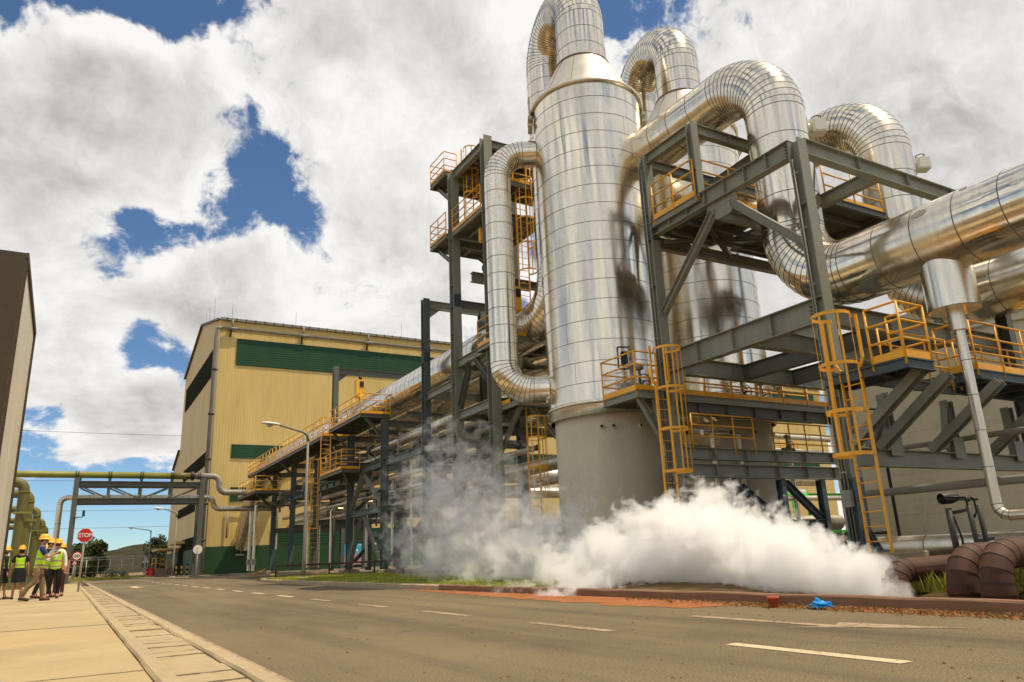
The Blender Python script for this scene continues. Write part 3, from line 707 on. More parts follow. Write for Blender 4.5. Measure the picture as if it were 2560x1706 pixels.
def backsign(label, x, y, z, n, r, ph):
    st = thing('road_sign', label, 'sign', (x, y, .1))
    mb = MB(); mb.tube([(x, y, .05), (x, y, z+.1)], .035, 8); mb.build('post', M['signpole'], st)
    plate(ngon(x, z, r, n, ph), y+.03, y+.05, M['sign_white'] if n > 4 else M['sign_back'], 'plate', st)
backsign('round white sign seen from behind in front of the gantry column', 8.28, 62.0, 2.15, 24, .33, 0)
backsign('small triangular sign seen from behind near the red barrels', 7.0, 90, 1.75, 3, .42, pi/2)

# ------------------------------------------------------------------ street lamps
def lamp(label, x, y, h, arm, hz):
    t = thing('street_lamp', label, 'street lamp', (x, y, .15), 'street lamps')
    mb = MB(); mb.tube([(x, y, .1), (x, y, 1.2), (x, y, h)], [.10, .085, .055], 12); mb.rev([(.3, 0), (.3, .06), (.12, .1)], (x, y, .12), 16); mb.build('pole', M['pole'], t)
    mb = MB(); mb.tube([(x, y, h-.45), (x-.05, y, h-.12), (x-.3, y, h+.02), (x-arm, y, h+hz)], [.075, .08, .06, .045], 10); mb.build('arm', M['pole'], t)
    mb = MB(); ex = x-arm; ez = h+hz
    pr = [(.05, .06), (.0, .10), (-.25, .17), (-.55, .19), (-.82, .15), (-.92, .05)]
    rings = []
    for dx, w in pr:
        rings.append([(ex+dx, y+w*cos(a), ez+.03-dx*.06+(w*.55 if sin(a) > 0 else w*.28)*sin(a)) for a in [2*pi*i/12 for i in range(12)]])
    vs = [p for r in rings for p in r]; fs = [(k*12+i, (k+1)*12+i, (k+1)*12+(i+1) % 12, k*12+(i+1) % 12) for k in range(5) for i in range(12)]+[tuple(range(12)), tuple(60+i for i in reversed(range(12)))]
    mb.add(vs, fs, 0, True); hd = mb.build('lamp_head', M['white'], t)
    mb = MB(); mb.rev([(.02, -.1), (.10, -.07), (.14, 0)], (ex-.5, y, ez-.02), 14); mb.build('lens', M['sign_back'], hd)
    return t
lamp('tall street lamp on the lawn corner in front of the pipe walkway', 9.95, 38, 7.25, 1.45, .3)
lamp('grey street lamp standing close to the hall gable corner', 8.05, 75, 5.75, 1.1, .28)
lamp('farthest street lamp, only its white head showing past the gable', 9.35, 116, 6.0, 2.0, .3)
# stair, barrels, bollards by the hall
t = thing('loading_stair', 'yellow railed loading stair beside the hall gable', 'stair', (9.6, 108, 0))
mb = MB(); mb.box(9.0, 11.5, 106, 110, 0, .95); mb.build('landing', M['plinth'], t)
mb = MB(); rails(mb, [(8.95, 106, .95), (9.9, 106, .95)], 1.2, .05, .5, 1); rails(mb, [(9.9, 106, .95), (11.4, 106, .1)], 1.2, .05, .7, 1); mb.build('railing', M['orange'], t)
for k, x in enumerate((8.35, 8.75)):
    mb = MB(); mb.rev([(.28, 0), (.29, .03), (.27, .05), (.27, .42), (.29, .44), (.27, .46), (.27, .9), (.29, .93), (.05, .94)], (x, 103-k*.4, .02), 18); tag(mb.build('red_barrel', M['red']), ['red barrel standing left at the foot of the loading stair', 'red barrel standing right, against the stair landing'][k], 'barrel', 'red barrels by the stair')
for k in range(4):
    x, y = 9.4+.55*k, 84.5+.4*k; t = thing('striped_bollard', f"black and yellow striped bollard by the hall corner, {['leftmost', 'second', 'third', 'rightmost'][k]} of four", 'bollard', (x, y, .1), 'striped bollards')
    for j in range(5): mb = MB(); mb.rev([(.09, 0), (.09, .24)], (x, y, .1+j*.24), 10, 0, True); mb.disc((x, y, .34+j*.24), .09, 10); mb.build('yellow_stripe' if j % 2 else 'black_stripe', M['yellow'] if j % 2 else M['black'], t)
mb = MB(); mb.tube([(12.3, 61.7, .2), (14.8, 70, .35), (16, 75, .45)], .06, 6); tag(mb.build('kerb_rail', M['orange']), 'low orange pipe rail on the kerb in front of the hall', 'rail')
# guard rail on the lawn in front of the pipe rack
t = thing('guard_rail', 'low dark red pipe guard rail along the back of the lawn', 'rail', (12, 44, .2))
mb = MB(); mb.tube([(10.3, 45.4, .75), (13.4, 45.4, .75), (13.4, 33.6, .8)], .045, 8); mb.build('top_rail', M['rust'], t)
for x, y in ((10.3, 45.4), (11.8, 45.4), (13.4, 45.4), (13.4, 41.6), (13.4, 37.6), (13.4, 33.7)): mb = MB(); mb.tube([(x, y, .1), (x, y, .76)], .045, 8); mb.build('post', M['rust'], t)
# ------------------------------------------------------------------ separator vessels and their pipes
X1, X2, YV, RV = 15.0, 19.9, 19.5, 1.97
def S(z): return .86+(z-.86)*.9677
XP1, XP2 = 16.2, 21.1         # the inlets enter the vessels off-centre, on the far side
def vessel(X, label, full=True):
    t = thing('separator_vessel', label, 'tank', (X, YV, .2))
    mb = MB(); zs = [4.87, 5.2]+[5.2+.67*i for i in range(1, 17)]+[16.5]
    clad_pipe(mb, [V3((X, YV, z)) for z in zs], RV, 72, .016, .006)
    for i, (a, b) in enumerate(zip(zs, zs[1:])):       # upright laps, staggered course by course
        for k in range(2):
            an = radians(205+k*150+(59 if i % 2 else 0)+random.uniform(-9, 9)); w = .0035/RV
            q = [(X+(RV+.004)*cos(an+x), YV+(RV+.004)*sin(an+x), z) for x, z in ((-w, a), (w, a), (w, b), (-w, b))]
            mb.add(q, [(0, 1, 2, 3)], 1)
    mb.build('shell', [M['clad'], M['seam']], t)
    mb = MB(); mb.rev([(RV, 0), (RV+.07, .01), (RV+.09, .05), (RV+.07, .1), (RV+.01, .12)], (X, YV, 5.2), 72); mb.rev([(RV-.03, 0), (RV+.012, 0), (RV+.012, .3), (RV+.05, .33)], (X, YV, 4.87), 72); mb.build('lower_rim', M['clad'], t)
    mb = MB(); mb.rev([(RV+.01, -.06), (RV+.09, -.04), (RV+.11, .03), (RV+.05, .10), (RV-.1, .14)], (X, YV, 16.53), 72); mb.build('upper_rim', M['clad_rough'], t)
    mb = MB(); n = 12          # faceted cone of flat plates
    r0, z0, r1, z1 = RV-.08, 16.64, .99, 18.37
    for i in range(n):
        a, b = 2*pi*(i+.3)/n, 2*pi*(i+1.3)/n; seg = 5; vs = []
        for j in range(seg+1):
            an = a+(b-a)*j/seg; vs += [(X+r0*cos(an), YV+r0*sin(an), z0), (X+r1*cos(an), YV+r1*sin(an), z1)]
        mb.add(vs, [(2*j, 2*j+2, 2*j+3, 2*j+1) for j in range(seg)], 0, True)
        p0, p1 = V3((X+(r0+.004)*cos(a), YV+(r0+.004)*sin(a), z0)), V3((X+(r1+.004)*cos(a), YV+(r1+.004)*sin(a), z1)); mb.bar(p0, p1, .022, .01, (cos(a), sin(a), .7), 1)
    mb.rev([(r1-.05, -.02), (r1+.03, -.01), (r1+.03, .04), (r1-.05, .06)], (X, YV, z1), 48, 1)
    mb.build('cone', [M['clad_rough'], M['seam']], t)
    mb = MB(); mb.rev([(1.8, .2), (1.8, 2.85), (1.806, 2.852), (1.806, 2.872), (1.8, 2.874), (1.8, 5.0)], (X, YV, 0), 72, 0, True, True)
    for an in (225, 236, 263, 300): a = radians(an); mb.rev([(.075, -.05), (.075, .1), (.055, .1), (.055, -.02)], (X+1.8*cos(a), YV+1.8*sin(a), 4.48), 14, 0, False, False, (cos(a), sin(a), 0)); mb.disc((X+1.84*cos(a), YV+1.84*sin(a), 4.48), .056, 12, 1, (cos(a), sin(a), 0))
    mb.build('skirt', [M['skirt'], M['black']], t)
    for an in (150, 330):      # lifting lugs at the shoulder
        a = radians(an); o = V3((cos(a), sin(a), 0)); tn = V3((-sin(a), cos(a), 0)); c = V3((X, YV, 16.48))+o*(RV+.12)
        mb = MB(); pr = [(-.17, -.35), (.17, -.35), (.17, .62), (.12, .74), (0, .8), (-.12, .74), (-.17, .62)]
        for d in (0,):
            mb.add([c+tn*x+V3((0, 0, z))-o*.03 for x, z in pr]+[c+tn*x+V3((0, 0, z))+o*.03 for x, z in pr], [tuple(range(7)), tuple(reversed(range(7, 14)))]+[((i+1) % 7, i, i+7, (i+1) % 7+7) for i in range(7)])
        mb.rev([(.08, -.04), (.08, .04), (.01, .042)], c+V3((0, 0, .6)), 12, 1, False, False, tuple(o))
        mb.bar(c+tn*.3-V3((0, 0, .25)), c-tn*.3-V3((0, 0, .25)), .16, .09); mb.bar(c+tn*.3-V3((0, 0, .55)), c-tn*.3-V3((0, 0, .55)), .16, .09); mb.build('lifting_lug', [M['skirt'], M['dark']], t)
    return t
v1 = vessel(X1, 'tall shiny aluminium clad separator vessel in front, cone topped with a bare beige skirt')
v2 = vessel(X2, 'second shiny separator vessel half hidden behind the near steel frame')
mb = MB(); a = radians(238)
for dx, w, h in ((0, .34, .5),):
    p = V3((X1+(RV+.05)*cos(radians(250)), YV+(RV+.05)*sin(radians(250)), 6.56)); tn = V3((-sin(radians(250)), cos(radians(250)), 0))
    for s, q in ((-1, 1), (1, 1)): mb.tube([p+tn*(.2*s)-V3((0, 0, .35)), p+tn*(.2*s)+V3((0, 0, .35))], .015, 5)
    for z in (-.35, .35): mb.tube([p-tn*.2+V3((0, 0, z)), p+tn*.2+V3((0, 0, z))], .015, 5)
    mb.bar(p-tn*.1, p+tn*.1, .02, .4, (0, 0, 1))
mb.build('name_plate', M['dark'], v1)

def cladded(name, label, pts, rb, r, n=40, straight=.62, gore=radians(6), cat='pipe', mats=('clad', 'seam'), group=None, seam=.02):
    t = thing(name, label, cat, pts[0], group); mb = MB(); clad_pipe(mb, route(pts, rb, straight, gore), r, n, seam); mb.build('jacket', [M[k] for k in mats], t); return t
XD, YD = X1+.63, YV+3.24
cladded('overhead_pipe', 'fat clad pipe arching out of the cone top of the front vessel', [(X1, YV, 18.3), (X1, YV, 22.0), (XD, YD, 22.0), (XD, YD, 9.82), (XD, 74.0, 9.82), (XD-.1, 79.0, 8.0), (15.2, 82.6, 2.8)], [1.64, 1.64, 1.6, 2.2, 2.2], .92, 44)
cladded('overhead_pipe', 'fat clad pipe arching out of the top of the rear vessel', [(X2, YV, 18.3), (X2, YV, 21.75), (X2+.5, YD, 21.75), (X2+.5, YD, 9.75), (18.3, 30, 9.75), (18.3, 80, 9.75), (18.3, 82.45, 9.75)], [1.64, 1.64, 1.6, 1.6, 3], .90, 44)
YL = 12.31; R3 = .82
def inlet(X, label, zt):
    t = cladded('inlet_pipe', label, [(X, YV-.9, zt), (X, YL, zt), (X, YL, 7.28), (X, -14, 7.28)], [1.69, 1.69], R3, 44, .95, radians(5.6))
    a = radians(-30); o = V3((cos(a), sin(a), 0)); p = V3((X, YL, zt-2.05))
    mb = MB(); mb.rev([(.13, 0), (.13, .16)], p+o*R3*.97, 14, 0, False, False, tuple(o)); q = p+o*(R3+.34); mb.bar(q-o*.2, q+o*.2, .34, .40); mb.bar(q-o*.16, q+o*.16, .40, .34); mb.rev([(.02, .02), (.09, .02), (.09, 0)], q+o*.2, 12, 1, False, False, tuple(o))
    mb.rev([(.06, 0), (.06, .06), (.02, .08)], q+V3((0, 0, .2)), 10, 1); mb.tube([q+V3((.13*cos(w), .13*sin(w), .31)) for w in [2*pi*i/14 for i in range(15)]], .016, 5, 1); mb.build('manway_box', [M['white'], M['black']], t)
    return t
in1 = inlet(XP1, 'fat clad inlet pipe looping from the front vessel over the near frame', 14.18)
in2 = inlet(XP2, 'rear clad inlet pipe looping down behind the near frame, partly hidden', 14.18)
# dented, torn patches of jacket on the near run
mb = MB()
for y, z0, w in ((8.5, 7.72, .27), (7.6, 7.93, .15)):
    an = math.asin((z0-7.28)/R3); vs = []
    for i in range(9):
        b = 2*pi*i/9; rr = w*(.55+.5*random.random()); aa = pi-an+rr*sin(b)*.6; vs.append((XP1+(R3+.006)*cos(aa), y+rr*cos(b)*.8, 7.28+(R3+.006)*sin(aa)))
    mb.add(vs, [tuple(range(9))])
mb.build('torn_patch', M['greypipe'], in1)
# drip pot and small drain line under the near inlet run
YP = 8.55
t = thing('drip_pot', 'short clad drip pot hanging under the near inlet pipe with a thin drain line', 'pipe', (XP1, YP, 1.2))
mb = MB(); clad_pipe(mb, [V3((XP1, YP, 5.56)), V3((XP1, YP, 6.85))], .52, 36); mb.disc((XP1, YP, 5.555), .52, 36, 0, (0, 0, -1)); mb.build('pot', [M['clad'], M['seam']], t)
mb = MB(); mb.rev([(.17, 5.10), (.17, 5.56)], (XP1, YP, 0), 20); mb.disc((XP1, YP, 5.10), .17, 20, 0, (0, 0, -1)); mb.build('neck', M['clad_rough'], t)
mb = MB(); clad_pipe(mb, route([(XP1, YP, 5.18), (XP1, YP, 1.19), (XP1, 5.85, 1.19)], .23, .78, radians(30)), .105, 20, .014, .004); mb.build('drain_line', [M['clad_rough'], M['seam']], t)
# side downcomer on the left of the front vessel
dx, dy = -.863, .505; px, py = X1+dx*3.39, YV+dy*3.39
t = cladded('side_pipe', 'slim clad downcomer pipe bent out of and back into the left of the front vessel', [(X1+dx*1.92, YV+dy*1.92, 14.88), (px, py, 14.88), (px, py, 6.08), (X1+dx*1.92, YV+dy*1.92, 6.08)], .95, .475, 36, .62, radians(7.5))

# ------------------------------------------------------------------ steel frames
def bolts(mb, c, n, u, v, nu, nv, du, dv):
    for i in range(nu):
        for j in range(nv): mb.rev([(.024, 0), (.024, .03), (.005, .034)], V3(c)+V3(u)*((i-(nu-1)/2)*du)+V3(v)*((j-(nv-1)/2)*dv), 6, 0, False, False, n)
def column(par, x, y, z0, z1, s=.3, mat='steel', low=None, plate=True, splice=None, web=(0, 1, 0)):
    mb = MB()
    if low: mb.ibeam((x, y, z0), (x, y, low), s, s, web, .03, .02, 1); mb.ibeam((x, y, low), (x, y, z1), s, s, web, .03, .02)
    else: mb.ibeam((x, y, z0), (x, y, z1), s, s, web, .03, .02)
    if plate: mb.box(x-s*.85, x+s*.85, y-s*.85, y+s*.85, z0-.03, z0, 1 if low else 0)
    for z in [z0+.9+k*2.3 for k in range(int((z1-z0)/2.3))]: mb.box(x-s/2+.003, x-.013, y-s/2+.032, y+s/2-.032, z, z+.016)
    o = mb.build('column', [M[mat], M['steel_dark']], par)
    if splice:
        mb = MB(); mb.box(x-s*.42, x+s*.42, y-s/2-.034, y-s/2-.002, splice-.3, splice+.3); bolts(mb, (x, y-s/2-.034, splice), (0, -1, 0), (1, 0, 0), (0, 0, 1), 4, 5, s*.2, .1)
        mb.box(x-s/2-.002, x-s/2+.1, y-s*.3, y+s*.3, splice-.3, splice+.3); bolts(mb, (x-s/2-.002, y, splice), (-1, 0, 0), (0, 1, 0), (0, 0, 1), 2, 5, s*.25, .1); mb.build('splice_plate', M['steel_dark'], o)
    return o
def beam(par, p, q, h=.35, b=.22, mat='steel', ribs=0, name='beam'):
    mb = MB(); mb.ibeam(p, q, h, b, (0, 0, 1), .022, .016, 0, ribs); return mb.build(name, M[mat], par)
def brace(par, p, q, w=.2, mat='steel', up=(0, 0, 1)):
    p, q = V3(p), V3(q); mb = MB(); mb.ibeam(p, q, w, w*.85, up, .018, .014); t = (q-p).normalized(); o = mb.build('brace', M[mat], par)
    return o
def gusset(par, c, n, w, h, mat='steel'):
    mb = MB(); c = V3(c); n = V3(n); u = V3((0, 0, 1)); v = n.cross(u)
    pts = [(-w/2, h/2), (w/2, h/2), (w/2, -.1*h), (w*.22, -h/2), (-w*.22, -h/2), (-w/2, -.1*h)]
    mb.add([c+v*x+u*z-n*.012 for x, z in pts]+[c+v*x+u*z+n*.012 for x, z in pts], [tuple(reversed(range(6))), tuple(range(6, 12))]+[(i, (i+1) % 6, (i+1) % 6+6, i+6) for i in range(6)])
    bolts(mb, c+n*.012+v*(w*.28)-u*(h*.12), tuple(n), tuple((v+u).normalized()), tuple(u), 1, 3, .1, .09); bolts(mb, c+n*.012-v*(w*.28)-u*(h*.12), tuple(n), tuple(v), tuple(u), 1, 3, .1, .09)
    return mb.build('gusset_plate', M[mat], par)
def plinth(x, y, w, z1, label, z0=-.05):
    mb = MB(); b = .03; h = w/2
    mb.hexa([(x-h, y-h, z0), (x+h, y-h, z0), (x+h, y+h, z0), (x-h, y+h, z0), (x-h, y-h, z1-b), (x+h, y-h, z1-b), (x+h, y+h, z1-b), (x-h, y+h, z1-b)])
    mb.hexa([(x-h, y-h, z1-b), (x+h, y-h, z1-b), (x+h, y+h, z1-b), (x-h, y+h, z1-b), (x-h+b, y-h+b, z1), (x+h-b, y-h+b, z1), (x+h-b, y+h-b, z1), (x-h+b, y+h-b, z1)])
    return tag(mb.build('column_plinth', M['plinth']), label, 'plinth', 'concrete column plinths')

# near frame A
A = thing('steel_structure', 'nearest grey steel frame standing in front of the looping inlet pipe', 'frame', (14.15, 10.3, .6))
XA = 14.16; YR, YLc = 10.28, 15.66
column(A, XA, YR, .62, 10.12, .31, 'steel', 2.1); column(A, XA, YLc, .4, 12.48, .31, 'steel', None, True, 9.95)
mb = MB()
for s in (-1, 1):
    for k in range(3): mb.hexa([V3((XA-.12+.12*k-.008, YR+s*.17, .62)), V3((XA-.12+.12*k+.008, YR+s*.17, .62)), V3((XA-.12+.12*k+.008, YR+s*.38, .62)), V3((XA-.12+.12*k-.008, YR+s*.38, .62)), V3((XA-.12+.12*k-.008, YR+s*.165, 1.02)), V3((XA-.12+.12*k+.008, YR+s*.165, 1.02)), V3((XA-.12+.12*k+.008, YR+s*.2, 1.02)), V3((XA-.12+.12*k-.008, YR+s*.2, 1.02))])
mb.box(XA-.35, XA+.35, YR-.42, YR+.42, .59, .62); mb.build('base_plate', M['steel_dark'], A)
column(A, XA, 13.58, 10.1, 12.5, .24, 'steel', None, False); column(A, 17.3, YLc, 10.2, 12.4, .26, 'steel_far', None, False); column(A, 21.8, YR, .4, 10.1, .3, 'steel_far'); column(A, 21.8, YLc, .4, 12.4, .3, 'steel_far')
beam(A, (XA, YR+.16, 9.98), (XA, YLc-.16, 9.98), .46, .24, 'steel', 6)          # upper long beam
beam(A, (XA, YR+.16, 5.86), (XA, YLc-.16, 5.86), .58, .26, 'steel', 3)          # lower long beam
mb = MB(); mb.hexa([(XA-.01, YR+.16, 5.25), (XA+.01, YR+.16, 5.25), (XA+.01, YR+.2, 5.2), (XA-.01, YR+.2, 5.2), (XA-.01, YR+.16, 5.56), (XA+.01, YR+.16, 5.56), (XA+.01, YR+.95, 5.56), (XA-.01, YR+.95, 5.56)]); mb.build('haunch', M['steel'], A)
mb = MB(); mb.hexa([(XA-.01, YLc-.95, 5.56), (XA+.01, YLc-.95, 5.56), (XA+.01, YLc-.16, 5.56), (XA-.01, YLc-.16, 5.56), (XA-.01, YLc-.95, 5.57), (XA+.01, YLc-.95, 5.57), (XA+.01, YLc-.16, 5.58), (XA-.01, YLc-.16, 5.58)]); mb.hexa([(XA-.01, YLc-.2, 4.7), (XA+.01, YLc-.2, 4.7), (XA+.01, YLc-.16, 4.7), (XA-.01, YLc-.16, 4.7), (XA-.01, YLc-.95, 5.55), (XA+.01, YLc-.95, 5.55), (XA+.01, YLc-.16, 5.55), (XA-.01, YLc-.16, 5.55)]); mb.build('haunch', M['steel'], A)
beam(A, (XA+.16, YR, 9.98), (22.5, YR, 9.98), .42, .24, 'steel', 3)              # right top beam going back
beam(A, (17.3, YR+.16, 9.98), (17.3, YLc-.16, 9.98), .36, .22, 'steel'); beam(A, (21.8, YR+.16, 9.98), (21.8, YLc, 9.98), .36, .22, 'steel_far')
beam(A, (XA, 13.7, 12.3), (XA, YLc-.16, 12.3), .32, .2, 'steel', 0); beam(A, (XA+.13, 13.58, 12.3), (16.9, 13.58, 12.3), .32, .2, 'steel', 1)
beam(A, (XA+.16, YLc, 12.25), (21.8, YLc, 12.25), .3, .2, 'steel', 0); beam(A, (17.3, 13.6, 12.3), (17.3, YLc, 12.3), .3, .2, 'steel_far')
brace(A, (XA+.2, YLc-.1, 10.3), (16.7, 13.7, 12.1), .2); brace(A, (17.3, YR+.3, 10.2), (17.3, 13.3, 12.2), .18, 'steel_far')
brace(A, (XA, 13.15, 9.5), (XA, YLc-.2, 7.35), .2); brace(A, (XA, 12.45, 9.48), (XA, YR+.2, 7.55), .2)
gusset(A, (XA, 12.8, 9.55), (-1, 0, 0), 1.05, .62)
beam(A, (XA+.15, YLc+.2, 9.72), (21.8, YLc+.2, 9.72), .34, .2, 'steel', 0); beam(A, (XA+.12, 13.5, 9.72), (16.9, 13.5, 9.72), .3, .18, 'steel')
for y in (14.2, 14.9): beam(A, (XA+.12, y, 9.7), (21.5, y, 9.7), .16, .1, 'steel_far')
brace(A, (XA+.3, 13.8, 9.6), (17.2, 15.5, 9.6), .14, 'steel_far', (0, 1, 0)); brace(A, (XA+.3, 15.5, 9.6), (17.2, 13.8, 9.6), .14, 'steel_far', (0, 1, 0))
# level 5.8 cross beams between the two rows
for y in (YR+.25, 12.6, YLc): beam(A, (XA+.16, y, 5.86), (21.8, y, 5.86), .5, .25, 'steel', 2)
beam(A, (17.3, YR+.3, 5.86), (17.3, YLc, 5.86), .46, .24, 'steel_far'); beam(A, (19.4, YR+.3, 5.86), (19.4, YLc, 5.86), .46, .24, 'steel_far')
# lower right truss toward the tank
beam(A, (XA+.16, YR, 2.55), (23.5, YR, 2.55), .38, .24, 'steel', 0)
for x in (15.75, 18.2, 20.9):
    mb = MB(); mb.ibeam((x, YR, 2.75), (x, YR, 4.0), .24, .2, (1, 0, 0)); mb.box(x-.22, x+.22, YR-.125, YR-.105, 2.6, 3.1); mb.build('post', M['steel'], A)
for x in (14.05, 15.0, 16.9, 19.3): brace(A, (x+.1, YR-.16, 2.75), (x+.1, 8.35, 4.0), .23, 'steel', (1, 0, 0))
for i, (a, b, c, d) in enumerate(((15.0, 2.75, 13.9, 4.0), (17.9, 2.8, 16.2, 4.0), (20.6, 2.8, 18.6, 4.0))): brace(A, (c+2, YR, d), (a, YR, b), .2)
beam(A, (XA, YR+.16, 3.4), (XA, YLc-.16, 3.4), .3, .2, 'steel_far') if False else None
# lower bay behind the steam
for z, h in ((3.38, .34), (2.9, .38)): beam(A, (14.5, YLc+.15, z), (22.2, YLc+.15, z), h, .24, 'steel', 5)
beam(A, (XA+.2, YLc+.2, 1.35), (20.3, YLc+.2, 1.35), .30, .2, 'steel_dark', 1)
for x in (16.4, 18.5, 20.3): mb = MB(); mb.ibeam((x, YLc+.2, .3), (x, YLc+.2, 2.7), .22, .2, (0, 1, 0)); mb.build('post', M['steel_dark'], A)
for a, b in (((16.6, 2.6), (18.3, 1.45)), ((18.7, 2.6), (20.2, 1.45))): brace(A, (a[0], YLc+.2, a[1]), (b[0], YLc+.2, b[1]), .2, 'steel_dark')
plinth(14.15, 10.1, 1.5, .59, 'broad stained concrete plinth under the nearest right hand column'); plinth(XA, YLc, .9, .37, 'concrete plinth under the left column of the near frame, behind steam')

# small conduits and junction boxes on the columns
mb = MB(); mb.tube([(13.98, YR+.05, .7), (13.98, YR+.05, 9.6)], .022, 6); mb.tube([(13.98, YR-.03, .7), (13.98, YR-.03, 5.0)], .018, 6); mb.box(13.9, 13.995, YR-.1, YR+.12, 1.5, 1.85)
for z in (2.2, 3.6, 5.0, 6.4, 7.8, 9.2): mb.box(13.96, 14.0, YR-.06, YR+.09, z, z+.04)
mb.build('conduit', M['gutter'], A)
mb = MB(); mb.tube([(13.99, YLc, .5), (13.99, YLc, 12.0)], .02, 6); mb.box(13.92, 14.0, YLc-.1, YLc+.1, 1.4, 1.8)
for z in (2.6, 4.2, 6.6, 8.2, 10.6): mb.box(13.97, 14.0, YLc-.05, YLc+.05, z, z+.04)
mb.build('conduit', M['gutter'], A)
for y, z in ((YR, 9.98), (YR, 5.86), (YLc, 9.98), (YLc, 5.86)):
    mb = MB(); sg = 1 if y == YR else -1
    bolts(mb, (XA-.02, y+sg*.26, z), (-1, 0, 0), (0, 1, 0), (0, 0, 1), 2, 4, .08, .09); mb.build('bolt_group', M['steel_dark'], A)
# tower frame B beside the vessel
B = thing('steel_tower', 'tall grey steel tower left of the front vessel', 'frame', (14.2, 27.5, .5))
XBk = 17.4; XF = 14.2
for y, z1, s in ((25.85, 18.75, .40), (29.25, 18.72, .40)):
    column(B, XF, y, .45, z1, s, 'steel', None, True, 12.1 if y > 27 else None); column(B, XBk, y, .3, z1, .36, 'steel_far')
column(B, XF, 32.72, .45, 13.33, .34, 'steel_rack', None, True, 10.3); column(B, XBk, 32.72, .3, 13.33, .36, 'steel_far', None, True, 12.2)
beam(B, (XF, 26.05, 18.45), (XF, 29.05, 18.45), .42, .24); beam(B, (XF+.2, 25.85, 18.45), (XBk, 25.85, 18.45), .36, .2); beam(B, (XBk, 25.85, 18.45), (XBk, 29.2, 18.45), .36, .2, 'steel_far'); beam(B, (XF+.2, 29.25, 18.3), (XBk, 29.25, 18.3), .36, .2)
beam(B, (XF+.18, 32.72, 13.05), (XBk-.18, 32.72, 13.05), .42, .22); beam(B, (XF+.18, 32.72, 8.45), (XBk-.18, 32.72, 8.45), .4, .22)
mb = MB(); mb.hexa([(XF+.17, 32.71, 12.35), (XF+.2, 32.71, 12.35), (XF+.2, 32.73, 12.35), (XF+.17, 32.73, 12.35), (XF+.17, 32.71, 12.84), (XF+.8, 32.71, 12.84), (XF+.8, 32.73, 12.84), (XF+.17, 32.73, 12.84)]); mb.build('haunch', M['steel'], B)
for z in (9.1, 6.75): beam(B, (XF, 26.05, z), (XF, 29.05, z), .36, .22)
for z in (8.3, 5.85): beam(B, (XF, 29.45, z), (XF, 32.55, z), .32, .2)
for z in (15.0, 12.0, 9.1, 6.75, 5.6): beam(B, (XF+.2, 29.25, z), (XBk-.2, 29.25, z), .34, .2, 'steel_far'); beam(B, (XF+.2, 25.85, z), (XBk-.2, 25.85, z), .34, .2, 'steel_far')
for z in (6.1, 5.4, 4.9): beam(B, (XF+.2, 32.72, z), (XBk-.2, 32.72, z), .3, .2, 'steel_far')
brace(B, (XF, 27.9, 8.95), (XF, 29.0, 7.1), .24, 'steel_far'); brace(B, (XF, 27.4, 8.95), (XF, 26.1, 7.6), .22, 'steel_far')
gusset(B, (XF, 27.6, 8.9), (-1, 0, 0), .8, .4)
brace(B, (XF, 29.0, 3.6), (XF, 26.1, 5.5), .2); brace(B, (XF, 26.2, 3.3), (XF, 27.5, .6), .18); brace(B, (XF, 28.9, .7), (XF, 27.6, 3.2), .18); beam(B, (XF, 26.05, 3.4), (XF, 29.05, 3.4), .28, .2); beam(B, (XF, 29.45, 3.4), (XF, 32.55, 3.4), .28, .2)
for y, l in ((25.85, 'nearest'), (29.25, 'middle'), (32.72, 'farthest')): plinth(XF, y, .95, .42, f'concrete plinth in the lawn under the {l} tower column')

# pipe rack C toward the hall
Cc = thing('pipe_rack', 'long grey steel pipe rack running back to the yellow hall', 'rack', (14, 45, .4))
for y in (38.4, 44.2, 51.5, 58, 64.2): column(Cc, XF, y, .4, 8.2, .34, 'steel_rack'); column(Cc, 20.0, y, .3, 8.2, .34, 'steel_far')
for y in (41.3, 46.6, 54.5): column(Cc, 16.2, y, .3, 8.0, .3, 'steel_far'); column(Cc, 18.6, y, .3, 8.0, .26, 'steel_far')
for y0, y1 in ((32.9, 38.25), (38.55, 44.05)): beam(Cc, (XF, y0, 5.85), (XF, y1, 5.85), .34, .22, 'steel_rack')
beam(Cc, (XF, 44.4, 5.6), (XF, 64, 5.6), .34, .22, 'steel_rack', 12)
for y0, y1 in ((38.55, 44.05),): beam(Cc, (XF, y0, 3.45), (XF, y1, 3.45), .32, .22, 'steel_rack')
for y in (38.4, 44.2, 51.5, 58, 64.2):
    for z in (8.0, 6.4, 5.6, 3.45): beam(Cc, (XF+.18, y, z), (19.85, y, z), .34, .2, 'steel_far')
for y in (35.5, 41.3, 48, 54.5):
    for z in (8.0, 5.9): beam(Cc, (XF+.12, y, z), (19.85, y, z), .26, .18, 'steel_far')
for a, b in (((41.7, 5.6), (38.75, 3.65)), ((42.0, 5.6), (44.0, 3.6)), ((41.7, 3.3), (38.75, .6)), ((42.0, 3.3), (44.0, .6)), ((41.4, 5.6), (43.9, 3.9))): brace(Cc, (XF, a[0], a[1]), (XF, b[0], b[1]), .2)
for a, b in (((16.9, 3.3), (14.5, .8)), ((17.2, 3.3), (19.7, .8)), ((16.9, 5.5), (14.5, 3.7)), ((17.2, 5.5), (19.7, 3.7))):
    for y in (38.4, 44.2): brace(Cc, (a[0], y, a[1]), (b[0], y, b[1]), .2, 'steel_far')
for y, l in ((38.4, 'beneath the caged walkway ladder end'), (44.2, 'second from the lawn end of the rack'), (64.2, 'nearest the hall')): plinth(XF, y, .95, .37, f'concrete plinth of the pipe rack, {l}')
